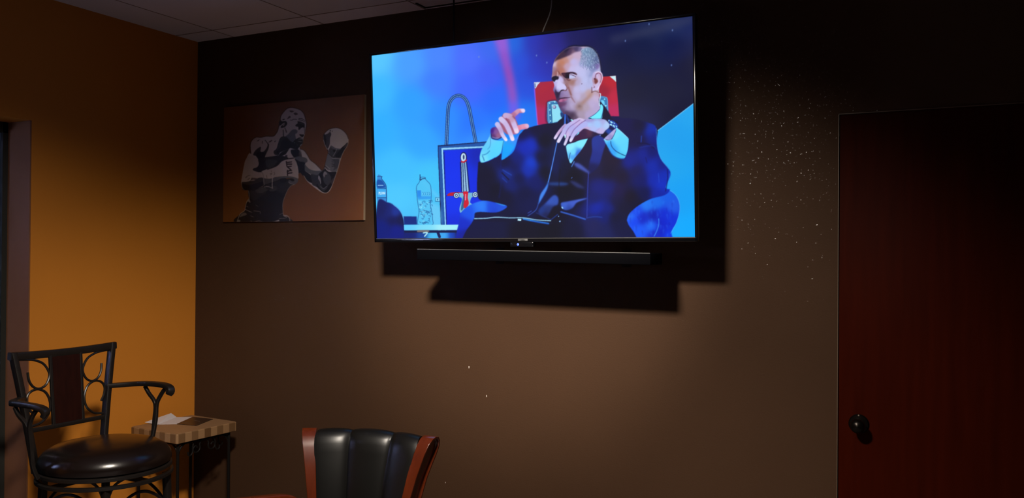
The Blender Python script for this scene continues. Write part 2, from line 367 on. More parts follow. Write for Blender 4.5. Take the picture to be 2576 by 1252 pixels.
    P.line([(618, 462), (626, 300), (636, 150), (668, 85), (716, 64), (764, 84), (798, 150), (828, 300), (856, 450)], 18, (120, 200, 255))
    P.line([(618, 462), (626, 300), (636, 150), (668, 85), (716, 64), (764, 84), (798, 150), (828, 300), (856, 450)], 10, (16, 52, 130))
    P.poly([(548, 465), (800, 448), (1010, 430), (1010, 1300), (578, 1300)], (22, 82, 165), .5, 1, False)
    P.poly([(548, 465), (1010, 430), (1010, 437), (553, 474), (585, 1300), (576, 1300)], (6, 34, 92), .4, 1, False)
    P.poly([(578, 486), (1010, 470), (1010, 480), (590, 500), (622, 1300), (612, 1300)], (150, 215, 255), .5, 1, False)
    P.poly([(594, 506), (1010, 486), (1010, 1300), (624, 1300)], [(640, 560, (0, 45, 235)), (900, 560, (0, 28, 175)), (650, 900, (0, 50, 240)), (660, 1150, (0, 38, 215)), (850, 750, (0, 40, 225)), (700, 700, (0, 48, 240))], .5, 1, False)
    P.line([(612, 872), (720, 868)], 4, (0, 20, 130)); P.line([(598, 520), (620, 1200)], 6, (0, 22, 120), sm=False)
    P.poly([(728, 598), (782, 596), (806, 840), (738, 842)], (0, 10, 70), 1, 1, False)
    P.poly([(738, 602), (776, 600), (797, 838), (744, 840)], (150, 195, 230), .4, 1, False)
    for a, b in [((750, 604), (756, 838)), ((764, 604), (778, 838))]: P.line([a, b], 7, (24, 50, 110), soft=.3)
    P.oval(756, 562, 27, 42, (0, 8, 60), .6); P.oval(755, 563, 21, 36, (188, 218, 245), .3); P.oval(757, 560, 7, 20, (40, 60, 110), .3)
    P.line([(738, 594), (756, 600), (778, 586)], 12, (196, 24, 44))
    P.poly([(622, 870), (650, 845), (748, 846), (748, 872), (660, 872)], (190, 24, 44), .4)
    P.poly([(700, 850), (872, 850), (862, 880), (822, 884), (808, 925), (828, 944), (796, 962), (745, 1000), (728, 1008), (722, 970), (742, 900), (722, 882), (682, 882)], (120, 185, 215), .4)
    P.poly([(757, 862), (733, 975), (745, 985), (768, 935)], (12, 60, 110), .5, .7)
    P.poly([(750, 842), (790, 840), (788, 885), (797, 935), (772, 972), (754, 955), (762, 890)], (208, 22, 48), .4)
    P.line([(772, 860), (770, 905)], 7, (225, 170, 200), soft=.4)
    for x, y in [(697, 868), (849, 863)]:
        P.oval(x, y, 24, 24, (10, 25, 80), .3); P.oval(x, y, 20, 20, (190, 225, 245), .3); P.oval(x, y, 12, 12, (40, 70, 120), .3); P.oval(x, y, 6, 6, (220, 240, 255), .3)
    P.poly([(526, 884), (564, 884), (564, 919), (526, 917)], (20, 90, 150), .4, 1, False); P.poly([(530, 888), (561, 888), (561, 914), (530, 912)], (120, 215, 250), .4, 1, False); P.oval(545, 900, 5, 7, (30, 80, 130))
    P.line([(430, 760), (520, 850), (560, 900)], 18, (120, 205, 255), soft=3, a=.5)
    P.poly([(430, 930), (560, 960), (575, 1100), (500, 1100)], (120, 205, 250), 3, .5)
    P.poly([(60, 712), (96, 712), (95, 732), (122, 768), (133, 805), (134, 916), (60, 916)], (52, 140, 215), .5)
    P.poly([(60, 742), (98, 745), (122, 785), (122, 800), (60, 800)], (18, 78, 165), .8)
    P.poly([(60, 812), (130, 815), (130, 880), (60, 880)], (60, 170, 240), .5, 1, False)
    P.line([(62, 712), (98, 712), (95, 730), (124, 770), (133, 808), (134, 915)], 4, (10, 40, 110))
    P.line([(66, 784), (108, 784)], 5, (170, 225, 255)); P.line([(62, 806), (132, 808)], 4, (10, 60, 130)); P.line([(62, 884), (134, 884)], 4, (10, 50, 120))
    for x in (74, 84, 93, 102, 111, 121):                                       # the small lettering of the bottle label
        P.line([(x, 838), (x, 856)], 4, (225, 245, 255), soft=.3)
    P.line([(74, 838), (80, 842), (74, 848)], 4, (225, 245, 255), soft=.3); P.line([(84, 856), (93, 854)], 3, (225, 245, 255), soft=.3); P.line([(102, 846), (111, 846)], 3, (225, 245, 255), soft=.3); P.line([(111, 840), (121, 856)], 3, (225, 245, 255), soft=.3)
    B = [(402, 748), (408, 722), (446, 722), (450, 738), (484, 776), (493, 820), (494, 890), (486, 940), (496, 990), (505, 1060), (500, 1104), (392, 1104), (386, 1060), (396, 1000), (388, 940), (381, 890), (376, 800), (396, 764)]
    P.poly(B, (78, 195, 245), .5, .8); P.line(B+[B[0]], 4, (14, 70, 140), soft=.4, a=.85)
    P.line([(405, 700), (407, 745), (418, 735), (446, 730)], 6, (8, 40, 100))
    P.poly([(379, 826), (412, 826), (414, 884), (384, 884)], (34, 138, 236), .5, 1, False); P.poly([(384, 872), (492, 874), (492, 896), (388, 900)], (40, 150, 240), .7, .8, False)
    for x in (424, 440, 458, 474): P.line([(x, 840), (x, 868)], 5, (110, 205, 250), soft=.5); P.line([(x, 840), (x+10, 854), (x, 866)], 3, (20, 110, 190), soft=.4)
    for i in range(46):
        x = rg.uniform(394, 490); y = rg.uniform(908, 1098)
        P.line([(x, y), (x+rg.uniform(6, 20), y+rg.uniform(-4, 4)), (x+rg.uniform(4, 18), y+rg.uniform(6, 14))], 4, rg.choice([(14, 60, 130), (24, 90, 165), (150, 230, 255)]), soft=.4, a=.8)
    P.poly([(62, 922), (140, 920), (192, 942), (240, 985), (266, 1040), (278, 1110), (278, 1300), (62, 1300)], [(100, 980, (8, 20, 90)), (150, 1000, (12, 28, 110)), (200, 1000, (20, 50, 150)), (110, 1120, (0, 22, 120)), (210, 1140, (0, 20, 130)), (180, 1060, (6, 14, 80)), (240, 1060, (6, 14, 70))], 1)
    P.line([(190, 940), (240, 984), (268, 1040), (276, 1095)], 5, (110, 200, 255), soft=.5, a=.8)
    P.poly([(272, 1034), (376, 1036), (379, 1102), (276, 1102)], (6, 40, 128), .7, 1, False)
    P.poly([(272, 1150), (750, 1150), (750, 1300), (272, 1300)], [(330, 1180, (0, 22, 110)), (500, 1185, (70, 190, 245)), (600, 1185, (60, 170, 245)), (720, 1180, (4, 12, 50)), (420, 1180, (8, 60, 150)), (660, 1185, (0, 60, 190))], .6, 1, False)
    P.poly([(273, 1102), (749, 1103), (749, 1147), (275, 1146)], [(300, 1124, (98, 205, 255)), (450, 1124, (120, 220, 250)), (600, 1124, (165, 238, 250)), (740, 1124, (160, 235, 250))], .4, 1, False)
    P.poly([(275, 1147), (749, 1148), (744, 1168), (278, 1166)], (5, 18, 70), .5, 1, False)
    P.line([(385, 1154), (470, 1154)], 16, (120, 110, 110), soft=.7); P.line([(430, 1168), (462, 1166), (440, 1195)], 10, (180, 235, 245)); P.line([(545, 1160), (560, 1200)], 22, (4, 20, 80), sm=False); P.line([(735, 1165), (690, 1300)], 14, (4, 10, 50), sm=False)
    # blue armchair sides
    P.poly([(716, 1300), (722, 1060), (740, 1000), (800, 950), (880, 918), (960, 912), (1060, 950), (1160, 990), (1100, 1300)], [(760, 1100, (0, 40, 200)), (800, 1010, (10, 80, 235)), (900, 960, (36, 125, 250)), (880, 1010, (30, 110, 245)), (980, 960, (16, 70, 220)), (780, 1180, (0, 22, 150)), (1000, 1020, (10, 60, 200)), (1060, 990, (20, 80, 220))], .8)
    P.frame(1180, 330, 4.441)
    P.poly([(2180, 640), (2240, 672), (2300, 720), (2342, 800), (2347, 900), (2310, 1030), (2255, 1130), (2235, 1300), (1735, 1300), (1742, 1010), (1790, 905), (1890, 830), (2000, 770), (2150, 700)],
           [(1850, 900, (10, 70, 235)), (1980, 830, (24, 120, 245)), (2100, 800, (12, 105, 235)), (2200, 740, (10, 90, 230)), (2260, 850, (24, 90, 230)), (2180, 930, (0, 40, 210)), (2150, 1030, (0, 30, 200)), (2250, 1000, (0, 45, 215)), (1830, 1000, (0, 62, 242)), (1930, 980, (0, 30, 190)), (2050, 950, (0, 24, 170)), (1900, 1110, (16, 90, 250)), (2020, 1060, (24, 110, 250)), (2060, 1170, (10, 40, 200)), (2150, 1150, (0, 26, 190)), (2200, 1170, (0, 60, 240)), (1790, 1150, (10, 80, 250)), (1800, 960, (40, 120, 250))], .7)
    for i in range(60):
        x = rg.uniform(1780, 2290); y = rg.uniform(780, 1160)
        P.line([(x, y), (x+rg.uniform(-8, 14), y+rg.uniform(20, 60))], 9, rg.choice([(70, 150, 255), (20, 80, 240), (0, 20, 160)]), w2=3, soft=1.4, a=.45)
    P.line([(2112, 985), (2112, 1050), (2090, 1120), (2060, 1180)], 8, (60, 150, 250), soft=.8)
    P.line([(2225, 660), (2300, 716), (2342, 800), (2347, 900), (2310, 1030), (2245, 1150)], 6, (110, 190, 255), soft=.6, a=.7)
    # suit
    P.poly([(2190, 640), (2240, 660), (2180, 722), (2000, 772), (1830, 880), (1755, 1000), (1740, 1300), (45, 1300), (52, 970), (90, 900), (300, 905), (420, 840), (310, 800), (200, 775), (120, 765), (92, 720), (84, 600), (96, 400), (105, 340), (180, 345), (300, 290), (356, 250), (358, 318), (420, 290), (500, 215), (550, 60), (580, 20), (640, -30), (820, -75), (1000, -100), (1100, -160), (1450, -160), (1640, -160), (1720, -140), (1850, -130), (2040, -75), (2085, -40), (2097, 20), (2100, 190), (2140, 320), (2225, 425), (2246, 500)],
           [(200, 500, (3, 5, 40)), (150, 650, (3, 6, 45)), (400, 350, (3, 8, 60)), (480, 400, (0, 12, 80)), (620, 200, (0, 36, 180)), (680, 150, (0, 42, 190)), (690, 350, (0, 58, 208)), (650, 450, (0, 44, 180)), (560, 520, (0, 10, 66)), (540, 300, (0, 20, 110)), (420, 470, (6, 40, 140)), (450, 600, (4, 24, 105)), (400, 720, (2, 6, 45)), (300, 650, (0, 3, 32)), (800, 300, (0, 5, 44)), (830, 100, (0, 3, 30)), (850, 450, (2, 4, 30)), (720, 560, (0, 16, 96)), (620, 700, (0, 8, 60)), (700, 800, (2, 12, 70)), (600, 20, (0, 5, 70)), (750, -20, (2, 3, 52)), (900, -60, (3, 4, 48)),
            (1000, 200, (5, 20, 72)), (950, 400, (6, 20, 80)), (1050, 420, (4, 10, 44)), (1100, 650, (0, 3, 26)), (1150, 500, (2, 4, 26)), (1250, 200, (22, 14, 52)), (1250, 350, (14, 14, 50)), (1200, 700, (2, 5, 34)), (1400, 420, (22, 18, 62)), (1550, 450, (18, 12, 42)), (1600, 330, (24, 14, 44)), (1700, 500, (20, 12, 46)), (1450, 640, (16, 26, 118)), (1560, 650, (14, 24, 112)), (1430, 850, (4, 34, 165)), (1550, 860, (4, 26, 130)), (1400, 750, (14, 24, 100)), (1650, 680, (24, 14, 66)), (1700, 850, (10, 10, 44)), (1800, 750, (14, 8, 34)), (1640, 800, (14, 14, 60)), (1500, 950, (4, 22, 110)), (1620, 960, (4, 8, 46)),
            (1800, 350, (8, 26, 135)), (1850, 450, (14, 16, 84)), (1950, 250, (4, 28, 145)), (2020, 220, (0, 12, 100)), (2060, 400, (0, 36, 170)), (2050, 550, (0, 36, 175)), (2140, 600, (0, 44, 195)), (2180, 500, (0, 40, 180)), (1920, 550, (4, 14, 96)), (2150, 380, (0, 22, 130)), (1900, 120, (10, 8, 62)), (1800, 60, (8, 8, 66)), (1900, -50, (8, 8, 52)), (2060, 60, (0, 22, 125)), (2040, 0, (0, 44, 170)), (1750, -80, (10, 8, 70)), (1950, 690, (0, 8, 70)), (1850, 820, (2, 6, 46)), (2100, 700, (0, 30, 160)), (250, 1100, (4, 12, 56)), (600, 1120, (2, 4, 30)), (900, 1100, (0, 3, 24)), (1400, 1060, (22, 26, 84)), (1500, 1130, (14, 24, 84)), (1150, 1120, (3, 8, 46)), (1680, 1060, (6, 12, 60)), (900, 950, (3, 4, 30)), (150, 950, (3, 10, 60))], .8)
    P.line([(360, 460), (440, 540)], 10, (0, 0, 30), soft=1); P.line([(370, 430), (470, 490)], 9, (30, 80, 200), soft=1, a=.8); P.line([(365, 520), (420, 570)], 9, (24, 66, 180), soft=1, a=.8)
    P.line([(355, 250), (350, 420), (350, 600), (330, 740)], 8, (0, 20, 110), soft=1.4, a=.8)
    P.line([(1880, 140), (1990, 150), (2070, 200)], 12, (0, 0, 60), soft=1.2); P.line([(1920, 130), (1925, 60)], 8, (30, 80, 200), soft=1); P.line([(1900, 190), (2040, 170), (2090, 210)], 8, (20, 60, 170), soft=1.2, a=.7)
    P.line([(2210, 430), (2215, 540), (2190, 680)], 8, (0, 8, 90), soft=.8); P.line([(2236, 480), (2224, 620)], 6, (60, 130, 250), soft=.8, a=.7)
    P.line([(2090, -20), (2102, 180), (2145, 320), (2228, 428)], 5, (90, 170, 250), soft=.6, a=.7)
    P.line([(1970, 300), (1985, 360)], 5, (0, 0, 70), soft=.8); P.line([(2110, 480), (2120, 580)], 6, (40, 90, 220), soft=.8, a=.7)
    P.poly([(1372, 90), (1450, 40), (1530, 90), (1490, 250), (1440, 400), (1335, 480), (1340, 360), (1370, 230)], [(1430, 130, (30, 52, 150)), (1400, 300, (26, 42, 135)), (1380, 420, (16, 20, 80)), (1480, 150, (34, 46, 140))], 1.2)
    P.line([(978, 130), (925, 380), (880, 570)], 9, (85, 150, 255), w2=11, soft=.6)
    P.poly([(884, 560), (866, 650), (800, 770), (770, 810), (790, 710), (850, 620)], (60, 130, 235), 1.2)
    P.line([(770, 800), (740, 880), (650, 945)], 7, (60, 100, 200), soft=.8); P.oval(680, 905, 26, 14, (10, 20, 80), .6, 1, -.6); P.line([(650, 915), (690, 890)], 6, (60, 90, 190), soft=.6)
    P.line([(1330, 470), (1318, 700), (1310, 975)], 9, (48, 62, 165), soft=.7)
    P.line([(1318, 970), (1400, 958), (1480, 966)], 8, (30, 70, 170), soft=.8)
    P.poly([(1168, 360), (1230, 366), (1330, 450), (1334, 476), (1260, 440), (1190, 400)], (72, 92, 190), 2.2, .9)
    P.poly([(890, 575), (1040, 572), (1110, 590), (1040, 612), (895, 602)], (30, 66, 140), 2.5, .9); P.poly([(1120, 560), (1190, 570), (1290, 640), (1200, 630)], (40, 50, 110), 2.5, .9)
    P.poly([(770, 880), (850, 800), (940, 715), (990, 745), (985, 820), (930, 850), (860, 960), (790, 940)], [(800, 880, (20, 50, 130)), (900, 780, (48, 84, 185)), (960, 760, (44, 80, 180)), (900, 870, (24, 44, 110)), (850, 940, (16, 26, 80))], 1.8)
    P.poly([(1018, 805), (1100, 785), (1290, 752), (1300, 762), (1200, 800), (1150, 860), (1080, 885), (1030, 860)], [(1050, 830, (56, 96, 205)), (1150, 800, (60, 90, 200)), (1250, 765, (70, 105, 215)), (1110, 870, (36, 66, 160))], 1.4)
    P.line([(1020, 870), (1000, 620), (1015, 420)], 6, (0, 0, 16), soft=1.2)
    P.line([(1020, 902), (1150, 940), (1292, 986)], 16, (46, 96, 205), soft=.8); P.line([(745, 912), (900, 985)], 10, (24, 44, 110), soft=.9); P.line([(905, 992), (985, 930)], 10, (20, 56, 140), soft=.8)
    P.oval(1138, 530, 22, 10, (0, 0, 14), .5, 1, -.8); P.oval(1142, 524, 12, 4, (80, 120, 220), .4, 1, -.8); P.oval(1036, 856, 15, 7, (150, 210, 255), .4, 1, .9)
    for x, y, r in [(993, 952, 6), (1008, 1008, 9)]: P.oval(x, y, r, r, (150, 200, 255), .5)
    P.poly([(50, 975), (300, 965), (600, 975), (900, 1010), (880, 1040), (600, 1010), (330, 1010), (120, 1000)], (3, 8, 44), 1.2, .8)
    P.line([(600, 978), (740, 1008), (880, 1032)], 17, (34, 130, 230), soft=.7); P.line([(690, 1005), (880, 1036)], 6, (10, 50, 160), soft=.5)
    P.line([(55, 972), (190, 968), (300, 958), (450, 966), (600, 966), (750, 990), (905, 1000)], 10, (170, 230, 255), soft=.6)
    P.poly([(538, 976), (578, 978), (575, 1000), (536, 997)], (190, 240, 255), .4, 1, False)
    # face
    P.frame(1370, 110, 6.26)
    P.poly([(860, 935), (905, 950), (960, 1015), (1015, 1095), (1060, 1190), (1110, 1262), (260, 1262), (290, 1160), (330, 1100), (430, 1150), (700, 1190)], (7, 6, 42), .7)
    P.line([(322, 1120), (318, 1262)], 26, (48, 110, 225), soft=.8); P.line([(345, 1130), (380, 1262)], 26, (14, 40, 120), soft=1)
    P.poly([(150, 290), (128, 370), (120, 470), (112, 540), (135, 600), (152, 660), (136, 730), (162, 800), (180, 870), (205, 930), (232, 1010), (290, 1085), (400, 1160), (470, 1300), (700, 1230), (860, 1060), (866, 960), (858, 780), (860, 640), (890, 430), (880, 330), (850, 200), (780, 100), (700, 55), (560, 45), (400, 55), (270, 135), (180, 230)],
           [(150, 330, (205, 185, 215)), (140, 400, (150, 120, 150)), (215, 340, (172, 112, 96)), (280, 300, (188, 122, 96)), (250, 420, (178, 112, 96)), (190, 440, (150, 92, 92)), (350, 350, (192, 160, 186)), (330, 260, (190, 135, 125)), (400, 220, (196, 160, 175)), (500, 180, (196, 170, 200)), (450, 280, (190, 182, 232)), (430, 400, (195, 186, 232)), (520, 420, (192, 190, 236)), (600, 480, (190, 192, 238)), (700, 480, (170, 176, 222)), (650, 580, (186, 192, 238)), (600, 700, (186, 188, 234)), (700, 650, (180, 184, 230)), (500, 720, (192, 186, 230)), (520, 830, (190, 180, 222)), (600, 850, (178, 160, 185)), (700, 790, (190, 160, 165)), (640, 1000, (176, 158, 180)), (560, 990, (160, 132, 135)), (560, 1120, (168, 150, 176)), (700, 1120, (178, 162, 205)), (750, 950, (186, 170, 212)), (820, 1000, (180, 165, 210)), (810, 860, (194, 176, 214)), (840, 790, (190, 160, 180)),
            (360, 1010, (158, 142, 182)), (300, 990, (128, 104, 150)), (430, 980, (180, 166, 208)), (270, 1050, (80, 60, 105)), (340, 1100, (70, 50, 85)), (420, 1150, (60, 42, 70)), (470, 1180, (95, 75, 100)), (250, 570, (200, 190, 238)), (220, 650, (204, 200, 246)), (205, 720, (165, 155, 205)), (175, 790, (52, 34, 74)), (195, 850, (52, 32, 70)), (260, 810, (130, 112, 165)), (330, 780, (156, 138, 186)), (300, 830, (150, 122, 165)), (400, 700, (180, 150, 176)), (350, 600, (150, 112, 120)), (430, 620, (168, 130, 134)), (500, 590, (182, 165, 200)), (160, 630, (186, 178, 235)), (145, 720, (120, 105, 175)), (440, 880, (178, 160, 195)), (240, 980, (70, 45, 90))], .6)
    P.line([(600, 935), (690, 850), (745, 780)], 46, (165, 120, 104), w2=26, soft=3, a=.75); P.line([(470, 1000), (560, 1000)], 40, (140, 112, 112), soft=4, a=.6); P.oval(548, 990, 22, 16, (112, 88, 96), 2, .8)
    P.poly([(148, 300), (178, 235), (265, 135), (390, 62), (480, 46), (560, 50), (600, 90), (570, 120), (480, 140), (400, 185), (330, 212), (250, 244), (190, 266)], [(180, 260, (52, 32, 58)), (280, 190, (60, 38, 62)), (400, 120, (74, 50, 84)), (500, 80, (68, 56, 98)), (560, 90, (110, 100, 145)), (350, 80, (24, 18, 50)), (450, 140, (120, 90, 115))], 1.6)
    P.poly([(590, 90), (700, 58), (790, 105), (850, 220), (872, 330), (845, 400), (790, 440), (740, 520), (700, 520), (720, 430), (640, 372), (570, 372), (545, 320), (575, 240), (590, 170), (585, 120)], [(650, 120, (120, 150, 185)), (760, 140, (110, 135, 170)), (820, 250, (90, 105, 150)), (620, 260, (150, 160, 200)), (700, 300, (120, 145, 185)), (600, 350, (160, 165, 215)), (760, 400, (130, 140, 190)), (850, 370, (120, 100, 165)), (730, 480, (150, 160, 210))], 2)
    for i in range(210):
        x = rg.uniform(575, 850); y = rg.uniform(75, 400)
        if x < 600+(y-250)*.0 and y > 360 or (x-700)**2/160**2+(y-235)**2/190**2 > 1: continue
        an = math.radians(95+rg.uniform(-35, 35)+(x-700)*.12); l = rg.uniform(14, 34)
        P.line([(x, y), (x-math.cos(an)*l, y+math.sin(an)*l)], 6.5, rg.choice([(205, 225, 245), (185, 205, 235), (70, 95, 130), (55, 75, 112), (95, 120, 155)]), w2=2, soft=.35, a=.75)
    P.line([(380, 52), (470, 34), (560, 42), (690, 44), (780, 90), (848, 190), (880, 310), (892, 430)], 15, (9, 10, 34), soft=1.2)
    P.line([(240, 150), (300, 100), (380, 55)], 12, (20, 14, 60), soft=1.5)
    P.poly([(265, 468), (340, 458), (420, 448), (482, 458), (514, 488), (500, 500), (445, 480), (396, 480), (384, 520), (388, 552), (340, 552), (295, 520)], [(300, 490, (70, 30, 50)), (350, 500, (26, 6, 30)), (370, 530, (20, 6, 28)), (440, 465, (44, 20, 44)), (500, 490, (95, 62, 80))], .7)
    P.poly([(388, 505), (420, 500), (470, 515), (492, 524), (470, 545), (430, 560), (392, 552)], (190, 196, 240), .5); P.oval(366, 522, 22, 26, (14, 4, 24), .6)
    P.line([(386, 498), (430, 497), (492, 524)], 8, (60, 30, 60), soft=.4); P.line([(392, 492), (440, 482), (490, 508)], 7, (210, 205, 245), soft=.5)
    P.poly([(340, 556), (400, 566), (440, 556), (508, 556), (490, 590), (450, 645), (400, 640), (355, 590)], (158, 112, 106), 2.2, .75); P.line([(350, 560), (372, 578), (400, 580)], 14, (90, 42, 50), soft=1); P.line([(430, 570), (500, 560)], 10, (200, 185, 220), soft=1, a=.7)
    P.poly([(110, 550), (135, 520), (190, 508), (222, 528), (216, 565), (180, 572), (160, 600), (130, 590)], (16, 8, 34), .8); P.oval(184, 590, 20, 11, (200, 205, 248), .6, 1, -.3)
    P.line([(206, 450), (200, 515)], 13, (222, 196, 205), soft=1, a=.8); P.line([(218, 440), (240, 478), (262, 505)], 10, (112, 52, 44), soft=.9); P.line([(185, 470), (180, 510)], 9, (120, 70, 72), soft=1, a=.7); P.line([(265, 500), (300, 540), (320, 580)], 22, (90, 48, 60), soft=1.8, a=.7)
    P.poly([(228, 560), (262, 620), (325, 652), (344, 695), (330, 728), (280, 728), (245, 762), (205, 765), (184, 735), (196, 650)], [(240, 610, (205, 200, 245)), (220, 700, (206, 206, 250)), (300, 690, (206, 200, 245)), (200, 750, (150, 140, 195))], 1.2)
    P.poly([(172, 715), (195, 762), (245, 775), (228, 830), (205, 862), (178, 820), (165, 770)], (36, 22, 56), 1.4)
    P.line([(238, 772), (262, 742), (296, 734)], 16, (40, 24, 44), soft=.6); P.line([(296, 736), (336, 742), (354, 708), (344, 670), (324, 650)], 9, (104, 56, 66), soft=.6)
    P.line([(348, 640), (380, 700), (404, 770), (422, 822)], 26, (150, 98, 92), soft=2, a=.85); P.line([(372, 690), (404, 780), (418, 812)], 10, (112, 58, 56), soft=1, a=.8); P.line([(418, 840), (450, 890), (480, 935)], 15, (128, 80, 86), w2=6, soft=1.2)
    P.poly([(222, 872), (285, 852), (350, 850), (415, 848), (350, 862), (290, 870), (226, 888)], (52, 16, 48), .6)
    P.poly([(222, 905), (250, 878), (310, 872), (360, 876), (330, 905), (280, 922), (238, 924)], [(250, 905, (188, 104, 150)), (330, 885, (168, 110, 150)), (300, 915, (140, 70, 120))], .8)
    P.poly([(225, 932), (330, 925), (350, 905), (330, 960), (290, 985), (240, 985)], (98, 54, 96), 2, .85)
    P.poly([(768, 470), (800, 452), (850, 444), (900, 468), (916, 530), (905, 590), (872, 660), (852, 725), (800, 745), (755, 742), (742, 690), (762, 640), (750, 570)], [(790, 500, (190, 178, 225)), (870, 540, (205, 170, 205)), (820, 680, (205, 190, 232)), (770, 700, (200, 190, 235)), (780, 600, (176, 140, 165))], .7)
    P.poly([(786, 560), (800, 545), (832, 572), (846, 600), (822, 632), (800, 640), (785, 610)], (120, 58, 58), 1.1); P.oval(790, 560, 12, 10, (60, 20, 40), .6)
    P.line([(800, 540), (812, 490), (850, 468), (888, 492), (897, 560), (880, 620)], 11, (118, 56, 82), soft=.8); P.line([(828, 500), (850, 560), (850, 620), (820, 650)], 14, (212, 196, 232), soft=1, a=.9)
    P.line([(800, 462), (850, 450), (896, 472), (912, 535), (896, 605), (860, 680), (830, 725)], 11, (232, 214, 246), soft=.6)
    P.line([(745, 690), (744, 778)], 9, (70, 24, 40), soft=.7); P.line([(768, 700), (792, 690), (775, 672)], 8, (120, 70, 90), soft=.6); P.line([(752, 768), (800, 752), (850, 776)], 9, (96, 56, 50), soft=.8)
    P.oval(586, 638, 7, 6, (50, 20, 50), .5); P.line([(700, 530), (690, 590), (700, 620)], 20, (150, 158, 205), soft=2.5, a=.6)
    P.line([(868, 790), (880, 802), (874, 860), (862, 910), (866, 985)], 15, (205, 240, 255), soft=.5); P.line([(856, 870), (858, 940)], 5, (30, 60, 110), soft=.4)
    P.poly([(684, 1182), (740, 1150), (800, 1108), (868, 1040), (876, 975), (900, 960), (924, 1010), (912, 1110), (885, 1200), (740, 1195)], (112, 236, 255), .5); P.line([(685, 1180), (800, 1108), (866, 1040)], 7, (40, 60, 130), soft=.5); P.line([(900, 962), (926, 1010), (905, 1130), (884, 1190)], 7, (15, 40, 110), soft=.5)
    P.oval(716, 1183, 24, 7, (8, 16, 70), .5); P.line([(740, 1190), (890, 1192)], 7, (20, 50, 110), soft=.5)
    # raised hand
    P.frame(1200, 260, 7.825)
    P.poly([(516, 738), (640, 700), (740, 700), (835, 600), (800, 690), (770, 760), (722, 880), (600, 1035), (478, 1115)], [(520, 1000, (0, 160, 255)), (600, 850, (10, 165, 255)), (760, 640, (70, 125, 245)), (650, 720, (50, 150, 255))], .6, 1, False)
    P.poly([(244, 640), (262, 590), (290, 690), (400, 730), (520, 740), (500, 860), (440, 1000), (350, 1060), (230, 1122), (100, 1162), (58, 1135), (48, 1040), (85, 905), (170, 770)], [(380, 850, (85, 214, 255)), (150, 850, (95, 205, 250)), (120, 1100, (120, 225, 250)), (300, 1050, (80, 210, 255)), (240, 700, (110, 205, 255))], .7)
    P.line([(250, 640), (262, 760), (246, 850), (205, 900)], 8, (40, 120, 190), soft=.7); P.line([(242, 932), (190, 985), (120, 1010), (96, 1010)], 11, (20, 100, 180), soft=.8); P.line([(100, 1030), (118, 1070), (136, 1122)], 13, (16, 90, 170), soft=.8)
    P.line([(515, 745), (490, 900), (470, 1100)], 8, (4, 60, 150), soft=.7)
    P.poly([(268, 610), (268, 510), (330, 465), (400, 480), (470, 600), (490, 660), (420, 695), (300, 690)], [(290, 540, (60, 16, 130)), (350, 560, (130, 85, 155)), (420, 620, (150, 95, 140)), (300, 640, (90, 45, 110))], 1)
    P.line([(272, 600), (284, 680), (340, 704), (410, 704), (482, 662)], 14, (10, 36, 104), soft=.6); P.line([(300, 660), (360, 680), (420, 680)], 10, (120, 150, 215), soft=.6)
    P.poly([(500, 230), (540, 200), (690, 210), (745, 290), (800, 410), (825, 560), (760, 600), (640, 620), (520, 560), (440, 380)], (168, 100, 130), 1)
    P.line([(700, 240), (760, 190), (820, 150), (905, 150)], 100, [(720, 230, (180, 110, 150)), (800, 160, (205, 150, 185)), (850, 190, (190, 110, 130)), (900, 140, (238, 212, 245))], w2=82, soft=.8)
    P.oval(905, 138, 34, 30, (238, 214, 245), 1.2)
    P.line([(820, 480), (900, 462), (970, 452)], 105, [(830, 490, (225, 130, 160)), (900, 460, (222, 150, 180)), (980, 450, (226, 180, 215)), (940, 510, (220, 120, 150))], w2=104, soft=.8)
    P.line([(740, 600), (800, 560), (830, 540)], 40, (200, 110, 170), soft=1.5, a=.7)
    P.line([(560, 240), (660, 270), (720, 400), (775, 550)], 110, [(580, 240, (200, 170, 215)), (660, 300, (196, 150, 180)), (740, 430, (205, 185, 235)), (770, 560, (240, 215, 240))], w2=92, soft=.8)
    P.line([(470, 310), (560, 400), (630, 540), (695, 705)], 104, [(480, 310, (208, 196, 240)), (560, 420, (200, 180, 228)), (630, 560, (200, 186, 235)), (695, 710, (242, 226, 248))], w2=78, soft=.8)
    P.line([(395, 410), (450, 500), (500, 620), (565, 715)], 96, [(400, 410, (196, 190, 240)), (450, 520, (190, 165, 215)), (510, 640, (205, 195, 240)), (560, 715, (242, 232, 250))], w2=62, soft=.8)
    P.line([(570, 300), (620, 380), (680, 480), (716, 560)], 22, (136, 66, 100), w2=10, soft=1.1); P.line([(470, 400), (530, 500), (590, 620)], 18, (140, 72, 110), w2=8, soft=1); P.line([(700, 250), (740, 300)], 20, (130, 60, 90), soft=1.4)
    # hand with watch
    P.frame(1380, 280, 8.94)
    P.poly([(640, 520), (720, 440), (830, 410), (980, 440), (1150, 520), (1060, 560), (880, 610), (700, 650), (560, 690), (480, 720), (560, 600)], [(800, 500, (52, 22, 66)), (650, 600, (56, 14, 60)), (900, 470, (80, 40, 70)), (1050, 530, (34, 20, 60))], 1.6)
    P.poly([(385, 790), (425, 745), (560, 712), (700, 655), (880, 622), (820, 740), (770, 820), (700, 920), (580, 1060), (500, 1180), (470, 1160), (430, 1040), (400, 900)], [(480, 800, (140, 236, 255)), (700, 720, (128, 236, 255)), (560, 920, (110, 220, 255)), (640, 950, (50, 110, 225)), (540, 1060, (70, 160, 245)), (480, 1120, (120, 215, 255))], .6, 1, False)
    P.line([(484, 940), (468, 1000), (460, 1080)], 10, (12, 50, 120), soft=.5); P.line([(570, 1130), (510, 1252)], 16, (90, 160, 255), soft=.8)
    P.poly([(1330, 200), (1380, 205), (1480, 240), (1560, 350), (1500, 420), (1400, 340)], (22, 60, 165), .7)
